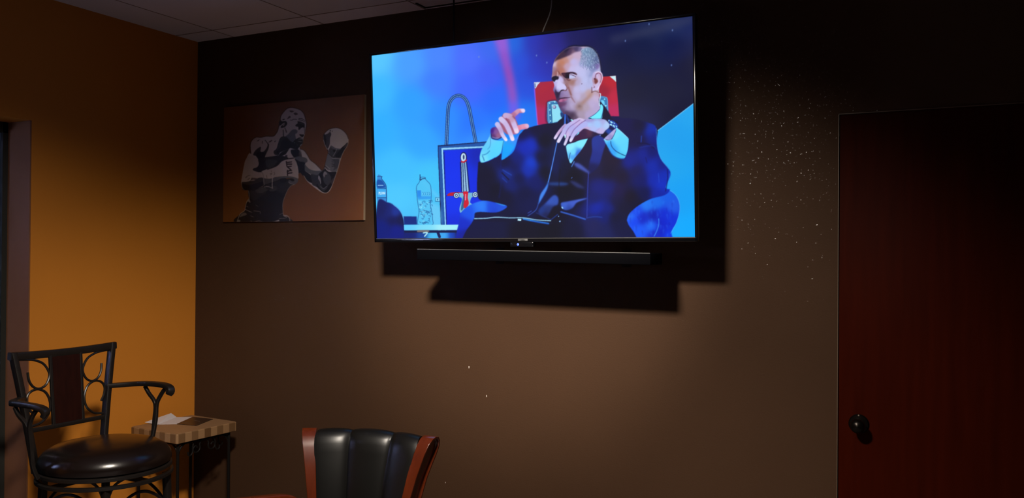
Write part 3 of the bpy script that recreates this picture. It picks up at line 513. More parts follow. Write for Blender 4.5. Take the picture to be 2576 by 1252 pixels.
    P.poly([(1375, 340), (1500, 400), (1250, 620), (1160, 565), (1270, 470)], [(1400, 380, (8, 14, 70)), (1350, 450, (30, 70, 170)), (1260, 540, (2, 4, 30)), (1200, 570, (2, 4, 30))], .6, 1, False)
    P.poly([(1245, 625), (1380, 500), (1492, 405), (1512, 440), (1460, 560), (1405, 640), (1300, 650)], [(1300, 610, (165, 160, 215)), (1440, 480, (178, 172, 225)), (1380, 600, (150, 140, 200))], .6)
    P.poly([(1516, 375), (1640, 470), (1785, 615), (1797, 660), (1780, 860), (1735, 1000), (1690, 1072), (1570, 1062), (1430, 985), (1350, 860), (1240, 645), (1310, 665), (1410, 645), (1470, 540), (1512, 440)], [(1600, 650, (96, 216, 255)), (1700, 850, (92, 214, 255)), (1330, 740, (44, 160, 250)), (1420, 920, (50, 165, 250)), (1600, 1030, (70, 195, 245)), (1500, 560, (110, 225, 255)), (1290, 680, (110, 215, 255))], .6)
    P.line([(1512, 440), (1460, 560), (1405, 640)], 7, (0, 40, 100), soft=.5); P.line([(1392, 690), (1410, 790), (1490, 890), (1600, 960), (1722, 1012)], 14, (4, 50, 110), soft=.5); P.line([(1340, 870), (1450, 1010), (1580, 1075), (1690, 1076)], 14, (0, 70, 190), soft=1)
    P.line([(1240, 645), (1310, 665), (1405, 648)], 9, (190, 245, 255), soft=.5); P.line([(1520, 380), (1780, 610)], 8, (190, 245, 255), soft=.5)
    P.poly([(500, 260), (620, 180), (680, 158), (740, 165), (860, 190), (1050, 178), (1240, 190), (1320, 240), (1368, 310), (1350, 380), (1270, 450), (1215, 515), (1120, 510), (1050, 480), (930, 440), (800, 400), (700, 470), (560, 560), (400, 560), (300, 520), (350, 330)],
           [(700, 190, (215, 195, 232)), (620, 240, (190, 175, 232)), (900, 300, (166, 200, 252)), (1100, 300, (162, 200, 252)), (1300, 300, (175, 205, 250)), (1000, 420, (178, 190, 245)), (1150, 470, (196, 180, 230)), (1220, 240, (170, 175, 230)), (850, 400, (200, 170, 215)), (500, 400, (180, 170, 232)), (900, 200, (160, 150, 215))], .8)
    P.line([(960, 205), (1100, 215), (1220, 205)], 8, (120, 115, 180), soft=1, a=.6); P.line([(1020, 480), (1080, 440), (1140, 400)], 8, (150, 130, 190), soft=1, a=.8)
    P.line([(370, 320), (290, 400), (210, 500), (140, 608)], 70, [(340, 340, (180, 160, 215)), (220, 480, (208, 176, 222)), (140, 610, (226, 214, 250))], w2=62, soft=.7)
    P.line([(600, 230), (440, 330), (330, 480), (215, 680)], 92, [(560, 250, (196, 182, 236)), (400, 360, (176, 176, 238)), (300, 520, (192, 182, 238)), (200, 690, (232, 224, 252))], w2=76, soft=.7)
    P.line([(720, 240), (560, 350), (450, 470), (410, 620), (358, 750)], 100, [(680, 260, (200, 180, 230)), (520, 390, (176, 172, 236)), (420, 560, (204, 180, 228)), (355, 750, (222, 220, 250))], w2=54, soft=.7)
    P.line([(820, 300), (680, 380), (590, 480), (490, 665)], 118, [(780, 330, (176, 180, 242)), (640, 420, (178, 180, 242)), (560, 540, (188, 182, 240)), (485, 670, (230, 224, 252))], w2=66, soft=.7)
    P.line([(700, 200), (600, 270), (480, 350), (410, 440), (370, 540)], 11, (112, 76, 140), w2=9, soft=.8); P.line([(830, 210), (730, 270), (640, 350), (560, 430), (490, 560), (455, 650)], 12, (104, 66, 132), w2=9, soft=.8); P.line([(345, 345), (260, 460), (200, 580)], 8, (130, 95, 150), soft=.7)
    P.poly([(350, 535), (372, 525), (384, 560), (378, 602), (358, 600)], (200, 245, 255), .4); P.line([(386, 540), (388, 600)], 5, (16, 30, 90), soft=.4)
    P.poly([(640, 520), (672, 470), (686, 490), (660, 525), (600, 560)], (110, 225, 255), .5)
    P.oval(520, 205, 34, 15, (165, 245, 255), .7, 1, .5); P.oval(450, 190, 40, 12, (20, 60, 150), 1.2, .8, .5)
    for q in ([(1340, 235), (1352, 205), (1368, 208), (1360, 232)], [(1380, 240), (1400, 230), (1440, 262), (1420, 280), (1392, 262)], [(1372, 318), (1395, 295), (1480, 330), (1482, 388), (1450, 350)], [(1450, 260), (1490, 280), (1480, 300)], [(1500, 330), (1540, 350), (1520, 365)]): P.poly(q, (165, 235, 255), .4)
    P.oval(1435, 318, 14, 12, (10, 30, 90), .4); P.oval(1155, 548, 8, 9, (190, 220, 220), .4)
    return P
def canvas_picture():
    P = Paint(545, 225, 935, 575, 1.25); P.frame(0, 0, 1)
    bg, W, L, G, D, K = (128, 76, 24), (205, 192, 184), (160, 152, 148), (106, 108, 108), (58, 56, 56), (12, 10, 12)
    P.poly([(500, 200), (960, 200), (960, 600), (500, 600)], bg, 0, 1, False)
    H, WW, GG = (590, 255, 7.825), (590, 400, 7.365), (740, 310, 6.956)
    # far arm and raised glove
    P.frame(*GG)
    arm = [(-10, 600), (-10, 440), (60, 445), (120, 452), (180, 480), (240, 560), (290, 640), (380, 710), (460, 790), (500, 825), (540, 760), (565, 640), (600, 510), (580, 450), (545, 390), (516, 300), (512, 210), (560, 140), (620, 100), (680, 84), (760, 82), (840, 120), (910, 190), (945, 270), (946, 330), (925, 390), (880, 460), (835, 560), (800, 680), (765, 800), (740, 900), (700, 1020), (660, 1130), (620, 1190), (570, 1218), (510, 1212), (440, 1170), (330, 1080), (240, 1010), (190, 930), (150, 870), (110, 850), (80, 880), (60, 760)]
    P.poly(arm, W, .4); P.line(arm[2:24], 9, (26, 12, 8), soft=.6, a=.8)
    P.poly([(-10, 450), (60, 450), (110, 470), (122, 560), (60, 590), (-10, 600)], K, .5)
    P.poly([(90, 455), (125, 500), (130, 560), (90, 560), (60, 500)], (84, 76, 76), .6)
    P.poly([(0, 590), (70, 572), (150, 590), (220, 615), (236, 650), (215, 685), (150, 700), (110, 680), (60, 690), (20, 640)], G, .4)
    P.poly([(60, 690), (110, 660), (190, 655), (150, 700), (150, 740), (200, 830), (300, 910), (330, 1040), (240, 1000), (180, 910), (130, 850), (80, 860), (70, 760)], K, .4)
    P.poly([(145, 705), (190, 700), (215, 740), (280, 800), (380, 830), (470, 830), (500, 835), (470, 870), (400, 905), (320, 890), (230, 850), (160, 780)], G, .4)
    P.poly([(300, 890), (400, 905), (440, 890), (430, 960), (470, 1040), (420, 1070), (410, 1110), (330, 1070), (320, 1000)], D, .4)
    P.poly([(440, 890), (500, 835), (545, 800), (620, 850), (740, 850), (745, 880), (700, 1010), (655, 1120), (610, 1190), (560, 1212), (500, 1190), (400, 1100), (420, 1050), (480, 1060), (470, 960)], K, .4)
    P.poly([(520, 850), (560, 830), (610, 870), (655, 940), (645, 1030), (600, 1085), (540, 1040), (515, 960)], (72, 72, 76), .4)
    P.poly([(515, 900), (530, 850), (560, 845), (590, 890), (555, 900), (545, 940), (530, 935)], L, .4); P.poly([(435, 930), (470, 960), (475, 1030), (455, 1000)], L, .4)
    P.poly([(700, 950), (740, 880), (720, 960), (670, 1060), (650, 1010)], (74, 62, 62), .4); P.poly([(420, 1060), (470, 1050), (520, 1130), (570, 1100), (600, 1110), (540, 1180), (480, 1150)], (62, 62, 66), .4)
    for q in ([(470, 1100), (520, 1140), (560, 1120)], [(560, 1110), (600, 1090)]): P.line(q, 7, L)
    P.poly([(600, 515), (660, 560), (700, 585), (790, 612), (800, 640), (770, 780), (740, 845), (650, 835), (555, 745), (565, 640)], (118, 118, 120), .4)
    P.poly([(700, 630), (790, 630), (770, 760), (735, 800), (690, 820), (710, 770), (690, 730), (712, 690), (690, 650)], (76, 76, 82), .4)
    for y in (640, 665, 695, 725, 755): P.line([(665, y), (712, y-8)], 9, K, w2=4)
    P.line([(545, 750), (610, 820)], 16, K, w2=4); P.line([(545, 790), (600, 850), (740, 852)], 12, K); P.line([(560, 735), (640, 800)], 7, W)
    P.poly([(612, 470), (640, 390), (720, 430), (800, 445), (850, 420), (925, 335), (930, 380), (880, 460), (840, 550), (810, 610), (700, 605), (650, 570)], D, .4)
    P.poly([(640, 400), (680, 430), (690, 540), (660, 570), (612, 500)], (70, 70, 72), .4); P.poly([(800, 460), (930, 350), (925, 390), (860, 490), (820, 560)], K, .4); P.poly([(860, 430), (930, 345), (915, 400)], (92, 80, 80), .5)
    P.poly([(720, 560), (830, 460), (805, 580), (760, 590)], K, .4); P.oval(705, 480, 22, 28, K); P.poly([(645, 385), (720, 432), (820, 446), (790, 462), (700, 455), (640, 410)], G, .4)
    P.line([(680, 580), (720, 510), (745, 450)], 11, L); P.line([(672, 606), (810, 618)], 10, L); P.line([(600, 520), (650, 570), (700, 600)], 10, K)
    P.poly([(545, 195), (590, 180), (625, 150), (645, 195), (625, 260), (622, 360), (588, 440), (550, 390), (520, 300), (520, 220)], (66, 60, 64), .4); P.poly([(515, 210), (540, 205), (560, 330), (540, 380)], K, .5)
    P.oval(628, 131, 11, 11, K); P.oval(662, 138, 5, 12, K); P.line([(570, 185), (630, 140)], 10, L)
    P.line([(512, 290), (545, 390), (592, 462), (640, 385)], 8, W); P.line([(592, 462), (600, 505)], 12, K)
    P.line([(945, 330), (925, 400), (870, 490), (835, 570), (800, 690), (770, 810), (742, 890), (700, 1020), (660, 1130), (620, 1195), (570, 1220), (500, 1205), (400, 1140), (250, 1020), (180, 915), (140, 862), (100, 850)], 9, (196, 178, 160), soft=.4)
    # head, neck and shoulder
    P.frame(*H)
    body = [(900, 350), (920, 270), (980, 190), (1030, 145), (1100, 124), (1200, 142), (1285, 175), (1340, 230), (1368, 290), (1395, 390), (1404, 455), (1390, 560), (1382, 650), (1360, 712), (1345, 790), (1330, 850), (1285, 885), (1290, 935), (1330, 1100), (1300, 1400), (500, 1400), (290, 1300), (200, 1230), (240, 1110), (290, 1015), (328, 1025), (318, 930), (318, 830), (355, 755), (425, 708), (520, 712), (620, 690), (750, 690), (800, 660), (850, 580), (880, 470), (925, 400)]
    P.line(body[25:]+body[:12], 22, (24, 12, 8), soft=.9, a=.8)
    P.poly(body, (196, 180, 176), .4)
    for q in ([(1070, 185), (1110, 180), (1160, 195), (1110, 215)], [(1155, 235), (1200, 220), (1240, 250), (1190, 270)], [(1030, 345), (1070, 285), (1100, 310), (1060, 335)], [(440, 775), (490, 745), (470, 780)], [(538, 790), (555, 780), (545, 840)], [(575, 740), (600, 770), (605, 775)], [(665, 805), (720, 760), (745, 765), (710, 795)], [(778, 790), (815, 765), (800, 795)], [(725, 915), (745, 935)]):
        if len(q) > 2: P.poly(q, (84, 70, 72), .4)
    P.line([(945, 360), (970, 350)], 20, K); P.line([(1090, 366), (1130, 368), (1150, 350), (1220, 352)], 9, K)
    for q in ([(1260, 340), (1320, 340), (1385, 380)], [(1255, 362), (1320, 372), (1390, 410)], [(1240, 395), (1320, 405)]): P.line(q, 13, K, w2=6)
    P.poly([(880, 380), (930, 390), (1000, 385), (1030, 430), (1015, 470), (985, 500), (930, 520), (905, 505), (930, 470), (985, 425), (960, 420), (925, 450), (895, 470), (872, 470)], K, .4)
    P.poly([(940, 450), (985, 425), (975, 470), (950, 490)], (150, 135, 130), .4); P.line([(985, 520), (1000, 545)], 12, D); P.line([(1005, 560), (1020, 605)], 18, D); P.line([(955, 560), (965, 690), (1000, 700)], 15, (24, 22, 30))
    P.poly([(1195, 465), (1240, 430), (1235, 400), (1300, 410), (1360, 430), (1375, 470), (1370, 530), (1350, 510), (1310, 520), (1260, 560), (1250, 500), (1205, 490)], K, .5); P.poly([(1250, 420), (1350, 420), (1370, 460), (1290, 450)], (50, 48, 48), .6)
    P.line([(1362, 500), (1375, 590), (1375, 640)], 9, D)
    P.poly([(1100, 590), (1140, 555), (1200, 550), (1235, 580), (1225, 625), (1195, 640), (1205, 720), (1215, 750), (1180, 810), (1130, 830), (1080, 770), (1000, 700), (1060, 640)], (96, 98, 106), .4)
    P.poly([(1275, 645), (1330, 650), (1365, 655), (1350, 690), (1325, 700), (1290, 675)], K, .4)
    P.poly([(1215, 745), (1270, 710), (1330, 725), (1345, 790), (1320, 860), (1270, 900), (1240, 940), (1180, 935), (1110, 915), (1080, 930), (1000, 960), (900, 1000), (870, 1050), (800, 1045), (775, 985), (830, 930), (860, 830), (900, 720), (960, 690), (1030, 705), (1090, 770), (1180, 820), (1190, 790)], (16, 16, 18), .5)
    P.poly([(860, 830), (905, 720), (960, 690), (1020, 710), (940, 780), (900, 900), (830, 990), (860, 1040), (800, 1045), (775, 985), (830, 930)], (48, 48, 48), .6)
    P.line([(1225, 745), (1280, 722), (1320, 730)], 10, K); P.poly([(1240, 745), (1300, 745), (1345, 745), (1330, 720), (1280, 732)], L, .4); P.poly([(1230, 775), (1300, 780), (1340, 795), (1290, 800)], (130, 120, 116), .4); P.poly([(1290, 860), (1335, 830), (1300, 885)], L, .4); P.oval(1240, 850, 14, 20, (54, 54, 56))
    P.line([(1150, 820), (1200, 760)], 22, K)
    # chest behind the low glove
    P.poly([(370, 1050), (395, 985), (430, 945), (490, 900), (520, 900), (515, 985), (580, 980), (640, 900), (660, 830), (680, 850), (665, 940), (620, 1040), (600, 1100), (680, 1145), (780, 1080), (870, 1060), (870, 1200), (1000, 1300), (900, 1400), (480, 1400), (490, 1200), (430, 1080)], (52, 50, 52), .4)
    P.poly([(430, 1060), (460, 1000), (600, 1010), (600, 1100), (590, 1260), (490, 1262), (480, 1130)], K, .7)
    P.poly([(600, 1115), (680, 1150), (780, 1085), (865, 1080), (860, 1200), (760, 1262), (590, 1262)], (66, 66, 68), .5)
    P.line([(600, 760), (655, 830), (660, 900), (600, 1020)], 12, (34, 26, 28)); P.line([(790, 1062), (850, 1055)], 8, W)
    P.poly([(880, 1050), (960, 980), (1080, 940), (1060, 1000), (960, 1070), (880, 1120)], K, .5); P.poly([(1080, 930), (1110, 920), (1130, 1000), (1150, 1100), (1000, 1100), (880, 1160), (890, 1090), (1010, 1030)], W, .4); P.poly([(920, 1080), (1000, 1000), (1020, 1030), (960, 1060)], K, .4); P.poly([(1000, 1090), (1010, 1050), (1045, 1060), (1035, 1095)], (72, 54, 70), .5)
    P.poly([(1115, 955), (1180, 945), (1260, 945), (1300, 1010), (1320, 1090), (1250, 1100), (1180, 1100), (1120, 1020)], K, .5); P.poly([(1280, 960), (1330, 1080), (1270, 1080)], (84, 76, 76), .8)
    P.poly([(1180, 1110), (1260, 1080), (1380, 1100), (1430, 1130), (1440, 1180), (1400, 1200), (1300, 1175), (1250, 1210)], G, .4); P.poly([(1180, 1110), (1250, 1200), (1300, 1180), (1400, 1210), (1340, 1262), (1240, 1262)], K, .4)
    # arm in front, torso and low glove
    P.frame(*WW)
    P.poly([(185, 90), (215, 0), (300, -60), (420, 0), (455, 60), (440, 120), (350, 200), (420, 240), (510, 245), (545, 340), (555, 480), (500, 520), (380, 560), (185, 572), (145, 500), (132, 410), (150, 280)], (190, 172, 165), .4)
    P.poly([(450, 0), (600, -40), (870, -60), (1000, -10), (790, 110), (520, 225), (440, 235), (350, 205), (360, 170), (420, 150), (460, 90)], (28, 26, 28), .5)
    P.poly([(590, 10), (780, 20), (790, 60), (690, 160), (600, 140)], (66, 66, 68), .5)
    P.poly([(142, 430), (230, 420), (300, 400), (330, 350), (420, 360), (460, 345), (540, 350), (560, 460), (480, 520), (380, 562), (190, 575), (150, 520)], (62, 56, 54), .4)
    P.poly([(150, 460), (300, 480), (540, 415), (555, 480), (480, 522), (380, 562), (190, 575), (155, 540)], (14, 12, 12), .5)
    P.line([(215, 345), (250, 310), (300, 300)], 13, (92, 76, 70), w2=5); P.line([(255, 378), (290, 352)], 12, (100, 84, 78)); P.poly([(320, 345), (380, 345), (440, 360), (400, 375), (340, 370)], (100, 86, 80), .4); P.poly([(300, 400), (350, 378), (395, 388), (350, 402)], (170, 155, 148), .4)
    P.poly([(270, 575), (380, 562), (560, 500), (760, 420), (1060, 360), (1180, 400), (1100, 470), (1060, 490), (990, 590), (940, 700), (915, 800), (912, 900), (925, 1040), (1000, 1070), (1040, 1180), (60, 1180), (100, 1040), (200, 960), (225, 830), (290, 740), (272, 690)], (12, 10, 11), .4)
    P.poly([(285, 590), (400, 570), (560, 515), (600, 620), (500, 690), (400, 760), (310, 720)], (44, 42, 40), .7); P.poly([(410, 570), (560, 512), (680, 540), (600, 590), (500, 630), (410, 610)], (76, 74, 72), .4)
    P.poly([(560, 460), (800, 380), (1000, 400), (1060, 480), (960, 600), (860, 620), (760, 580), (660, 580), (560, 510)], (44, 40, 42), .5); P.poly([(720, 500), (800, 520), (780, 580), (680, 600), (660, 570)], (70, 66, 66), .4)
    P.poly([(545, 345), (620, 360), (780, 330), (840, 380), (700, 430), (560, 470)], (88, 84, 82), .4); P.line([(560, 485), (680, 445), (840, 390)], 12, K)
    P.poly([(850, 370), (960, 350), (960, 420), (880, 440)], K, .6)
    P.poly([(512, 225), (640, 175), (780, 130), (880, 40), (960, 5), (1120, -20), (1165, 80), (1190, 200), (1195, 300), (1190, 360), (1100, 330), (960, 315), (780, 330), (700, 355), (610, 362), (545, 340), (535, 280)], (200, 182, 172), .4)
    P.poly([(1120, -10), (1165, 80), (1192, 200), (1200, 262), (1230, 250), (1290, 300), (1300, 100), (1200, 40)], K, .5)
    P.line([(620, 190), (790, 120), (870, 40), (960, 0), (1100, -20)], 15, (34, 24, 32), soft=.5)
    P.line([(512, 232), (540, 290), (560, 480)], 12, L, soft=.4); P.line([(600, 300), (612, 360)], 10, (120, 105, 98)); P.line([(715, 300), (710, 470), (715, 540)], 15, W); P.line([(600, 505), (660, 515), (720, 540)], 15, L); P.line([(560, 515), (640, 505)], 12, L)
    for q in ([(665, 265), (700, 275)], [(672, 295), (690, 280), (705, 250)], [(735, 245), (752, 240)], [(735, 290), (755, 285), (750, 255)], [(685, 210), (690, 235)]): P.line(q, 7, (96, 82, 78))
    P.poly([(780, 335), (960, 315), (1100, 330), (1185, 365), (1178, 430), (1130, 468), (1060, 465), (1010, 430), (1015, 390), (1070, 380), (1090, 400), (1120, 395), (1080, 355), (960, 350), (840, 360)], (104, 102, 100), .4); P.poly([(1040, 360), (1100, 365), (1118, 395), (1090, 410), (1040, 385)], K, .4); P.line([(1010, 430), (1060, 455), (1110, 470)], 6, W)
    # lettering on the glove: T M T, read from below upwards
    ink = (38, 22, 30)
    def bar(a, b, w=22): P.line([a, b], w, ink, soft=.3, sm=False)
    bar((965, 45), (978, 130), 20); bar((985, 92), (1064, 92)); bar((985, 60), (1062, 50), 18)                    # upper T
    bar((985, 140), (1058, 132), 20); bar((985, 140), (1052, 196), 22); bar((1052, 196), (985, 236), 20); bar((990, 214), (1068, 214), 18)   # M
    bar((988, 205), (992, 300), 20); bar((992, 262), (1072, 252), 22)                                             # lower T
    # shorts and contour lights
    for q, w in (([(270, 590), (285, 720), (240, 790), (205, 950)], 9), ([(1060, 490), (1000, 570), (950, 690), (915, 800), (912, 900), (925, 1040)], 9), ([(1130, 470), (1060, 490)], 8), ([(190, 575), (150, 520), (135, 410)], 7), ([(200, 960), (120, 1020), (75, 1130), (60, 1170)], 10), ([(215, 935), (340, 990)], 9), ([(230, 870), (270, 890)], 7), ([(370, 960), (490, 975), (492, 1010)], 9), ([(310, 1050), (370, 1075)], 7), ([(400, 845), (460, 885)], 6), ([(850, 1100), (960, 1095), (1000, 1060)], 9), ([(850, 1030), (920, 1000)], 8), ([(320, 1145), (345, 1172)], 10), ([(385, 1165), (480, 1145), (545, 1172)], 9), ([(920, 1040), (1000, 1050), (1045, 1110), (1045, 1170)], 12)):
        P.line(q, w, (176, 158, 146), soft=.4)
    P.poly([(245, 790), (285, 735), (310, 810), (270, 790)], (130, 118, 110), .4); P.poly([(110, 1080), (150, 1010), (215, 995), (245, 1030), (170, 1060)], (104, 92, 84), .5); P.poly([(650, 1170), (760, 1150), (850, 1125), (820, 1165)], (190, 182, 172), .4); P.poly([(60, 1180), (75, 1130), (125, 1140), (110, 1180)], (120, 110, 100), .5); P.poly([(925, 1050), (960, 1040), (1000, 1055), (960, 1070)], (176, 160, 150), .4)
    return P
# ---------------------------------------------------------------- room shell
XR, YF, HC = 6.2, -6.2, 2.711          # right wall, wall behind the camera, ceiling height
DX0, DX1, DZ = 3.332, 4.262, 2.088     # door in the television wall
RY0, RY1, RZ, RD = -.959, -2.75, 2.14, .16   # tall window recess in the left wall
struct(MB().box((-.3, YF-.1, -.1), (XR+.1, .15, 0)).build('floor', 'floor_carpet'))
c = MB()
c.box((-.02, YF, HC+.001), (XR, .02, HC+.08))
struct(c.build('ceiling', 'ceiling_tile'), 'ceiling of pale rectangular lay-in tiles')
c = MB(); x = .2651
while x < XR: c.box((x-.003, YF, HC), (x+.003, .001, HC+.006)); x += .6096
y = -.1523
while y > YF: c.box((-.001, y-.003, HC-.0004), (XR, y+.003, HC+.0056)); y -= 1.2192
struct(c.build('trim_1', 'grid_reveal'), 'metal grid between the ceiling tiles, drawn as thin shadow lines')
# dark strip put in for the shade in a gap at a tile edge
struct(MB().box((1.507, -.034, HC-.004), (2.6, -.027, HC+.003)).box((1.498, -.11, HC-.004), (1.505, -.027, HC+.003)).build('trim_2', 'gap_shade'), 'dark strip for the shade in a gap along a ceiling tile edge above the television')
b = MB()
b.box((-.12, 0, 0), (DX0-.004, .12, HC+.05)); b.box((DX0-.004, 0, DZ+.004), (DX1+.004, .12, HC+.05)); b.box((DX1+.004, 0, 0), (XR+.1, .12, HC+.05))
struct(b.build('wall_back', 'brown_paint'), 'dark brown lightly textured wall behind the television')
b = MB()
b.box((-RD-.04, RY0, 0), (0, 0, HC+.05)); b.box((-RD-.04, RY1, RZ), (0, RY0, HC+.05)); b.box((-RD-.04, YF, 0), (0, RY1, HC+.05))
struct(b.build('wall_left', 'ochre_paint'), 'ochre painted wall left of the corner')
struct(MB().box((XR, YF, 0), (XR+.1, 0, HC+.05)).build('wall_right', 'plain_wall'))
struct(MB().box((-.2, YF-.1, 0), (XR+.1, YF, HC+.05)).build('wall_front', 'plain_wall'))
# tall window at the back of the recess
w = MB()
for a, q in (((-RD-.03, RY0-.03, 0), (-RD, RY0, RZ)), ((-RD-.03, RY1, 0), (-RD, RY1+.04, RZ)), ((-RD-.03, RY1, RZ-.05), (-RD, RY0, RZ)), ((-RD-.03, RY1, 0), (-RD, RY0, .08)), ((-RD-.03, -1.88, 0), (-RD, -1.84, RZ))): w.box(a, q)
win = struct(w.build('window_1', 'dark_frame'), 'tall dark window set deep in the ochre wall')
gm = bpy.data.materials.new('night_glass'); gm.use_nodes = True; gb = gm.node_tree.nodes['Principled BSDF']
gb.inputs['Base Color'].default_value = (.55, .7, .68, 1); gb.inputs['Roughness'].default_value = .02; gb.inputs['Transmission Weight'].default_value = 1.; gb.inputs['IOR'].default_value = 1.1
MAT['night_glass'] = gm
MB().box((-RD-.018, RY1+.03, .07), (-RD-.012, RY0-.02, RZ-.04)).build('glass_pane', 'night_glass', win)
struct(MB().box((-RD, RY0-.006, 0), (-.001, RY0-.0005, RZ-.001)).build('trim_4', 'jamb_brown'), 'darker brown side of the window recess')
# ground outside the window
struct(MB().box((-14, -16, -.12), (-.3, 8, -.1)).build('floor_outside', 'dark_frame'), 'dark ground outside the window')
# door
d = MB().box((DX0, .004, .008), (DX1, .045, DZ), .0015).build('door_1', 'door_wood'); struct(d, 'flush dark red wooden door in the brown wall')
e = MB().box((DX0-.0035, -.004, 0), (DX0-.0005, .05, DZ+.002)).box((DX0-.0035, -.004, DZ+.0005), (DX1, .05, DZ+.0035))
struct(e.build('trim_3', 'edge_strip'), 'thin edge strip around the door opening')
k = MB().lathe([(.0, 0), (.036, 0), (.036, .004), (.032, .008), (.014, .010), (.012, .028), (.017, .034), (.024, .044), (.0265, .055), (.024, .066), (.016, .074), (.0, .077)], (3.405, .004, .929), 36, 'y').build('door_knob', 'knob_metal', d)
for z in (.961, .897): MB().lathe([(0, 0), (.0035, 0), (.003, .002), (0, .0026)], (3.405, -.004, z), 12, 'y').build('rose_screw', 'screw_metal', k)
# small plaster chips and screw anchors in the brown wall
for x, z, r, lab in ((1.736, 1.030, .0042, 'small white plaster chip, highest of the pair below the television'), (1.829, .904, .004, 'small white plaster chip, lower right one of the pair below the television'), (1.615, .484, .0024, 'tiny pale fleck in the brown wall just right of the wooden armchair back'), (3.272, 1.548, .0026, 'tiny pale fleck in the brown wall close to the red door')):
    rg = random.Random(int(x*100)); m = MB()
    m.add([(x+r*rg.uniform(.6, 1)*math.cos(t)*.7, -.0014 if i % 2 else -.0006, z+r*rg.uniform(.7, 1.2)*math.sin(t)*1.5) for i, t in enumerate([j*math.pi/4 for j in range(8)])]+[(x, -.003, z)], [(i, (i+1) % 8, 8) for i in range(8)])
    tag(m.build('plaster_chip', 'plaster_white'), lab, 'chip')
# recessed lamp in the ceiling whose beam lights both walls
t = thing('ceiling_downlight', 'round recessed ceiling downlight in front of the television', 'ceiling light', (LIGHT.x, LIGHT.y, HC))
MB().lathe([(.088, -.001), (.1, -.004), (.1, .0), (.088, .001)], (0, 0, 0), 40).build('trim_ring', 'lamp_trim', t)
MB().lathe([(0, .004), (.086, .004), (.086, .0035), (0, .0035)], (0, 0, 0), 40).build('lens', 'lamp_lens', t)

# ---------------------------------------------------------------- television
TILT = math.radians(3.41)
tv = thing('television', 'large flat television on the brown wall showing a seated man in a dark suit', 'television', (2.149, -.335, 2.021), (TILT, -math.radians(.13), math.radians(-.3)))
SW, SH = 1.43, .8044
scr = picture_mesh('screen', SW, SH, 800, 450, screen_picture(), [(936, 139), (1744, 43), (1747, 598), (948, 597)], 'screen_light', tv)
scr['label'] = 'lit screen, man in a dark suit gesturing in front of a blue stage'
f = MB()
bz, bt = .011, .017
for a, q in (((-SW/2-bz, -.006, -SH/2-bt), (-SW/2, .03, SH/2+bz)), ((SW/2, -.006, -SH/2-bt), (SW/2+bz, .03, SH/2+bz)), ((-SW/2-bz, -.006, SH/2), (SW/2+bz, .03, SH/2+bz)), ((-SW/2-bz, -.006, -SH/2-bt), (SW/2+bz, .03, -SH/2))): f.box(a, q, .002)
f.build('bezel', 'black_gloss', tv)
MB().box((-SW/2, -.0035, -SH/2-.0026), (SW/2+.002, -.0062, -SH/2-.0006)).build('bottom_glint_strip', 'glint_line', tv)
MB().box((-SW/2, .004, -SH/2), (SW/2, .035, SH/2)).box((-.5, .03, -.34), (.5, .075, .2), .012).build('rear_housing', 'black_plastic', tv)
bx = (1309-1345)/(808/1.43)
bd = MB().box((-.022, -.008, -SH/2-.0135), (.022, -.0055, -SH/2-.0045), .001); bd = bd.build('brand_badge', 'badge_grey', tv); bd.location.x = .01
dk = MB().lathe([(0, 0), (.011, 0), (.0105, .0006), (0, .0008)], (0, 0, 0), 24, 'y').build('badge_opening', 'black_plastic', bd); dk.scale.z = .18; dk.location = (0, -.0078, -SH/2-.009)
hs = MB().box((-.05, -.006, -SH/2-.038), (.055, .02, -SH/2-.016), .004).build('sensor_housing', 'black_gloss', tv)
q = MB().lathe([(0, 0), (.0055, 0), (.0045, .001), (0, .0015)], (0, 0, 0), 20, 'y').build('status_light', 'blue_diode', hs); q.location = (-.013, -.0055, -SH/2-.027)
q2 = MB().lathe([(0, 0), (.0013, 0), (.001, .001), (0, .0012)], (0, 0, 0), 12, 'y').build('status_light_core', 'diode_core', q); q2.location = (.002, -.0012, .0005)
q2.parent = hs; q2.location = (-.0095, -.0068, -SH/2-.0265)
# wall arm of the television
m = MB(); Ri = Matrix.Rotation(-TILT, 4, 'X')
m.box((-.22, .075, -.22), (.22, .09, .2)); m.box((-.12, .09, -.05), (-.07, .31, .0)); m.box((.07, .09, -.05), (.12, .31, .0)); m.box((-.2, .3, -.16), (.2, .322, .14))
m.build('wall_bracket', 'black_plastic', tv)
# soundbar hung below it
sb = thing('soundbar', 'long thin black soundbar hanging below the television', 'speaker', (2.194, -.33, 1.5445), (0, math.radians(.62), 0))
MB().box((-.5155, -.03, -.023), (.5155, .125, .0215), .004).build('speaker_body', 'dark_grille', sb)
MB().box((-.513, -.0312, .0195), (.513, -.026, .0222)).build('top_edge_glint', 'glint_line', sb)  # pale strip added for the highlight along the top edge

for x in (-.3, .3): MB().box((x-.015, .123, -.012), (x+.015, .3295, .004)).box((x-.02, .325, -.04), (x+.02, .3295, .03)).build('wall_arm', 'black_plastic', sb)
# cables to the ceiling
tag(MB().tube([(1.757, -.2, HC), (1.758, -.2, 2.6), (1.758, -.2, 2.5), (1.76, -.22, 2.36)], .0042, 8).build('cable', 'black_cord'), 'straight black cable running from the ceiling behind the television', 'cable')
tag(MB().tube([(2.236, -.2, HC), (2.23, -.2, 2.63), (2.222, -.2, 2.558), (2.188, -.2, 2.48), (2.165, -.22, 2.38)], .0026, 8, smooth_path=6).build('cable', 'grey_cord'), 'thin pale curved cable coming down to the top of the television', 'cable')

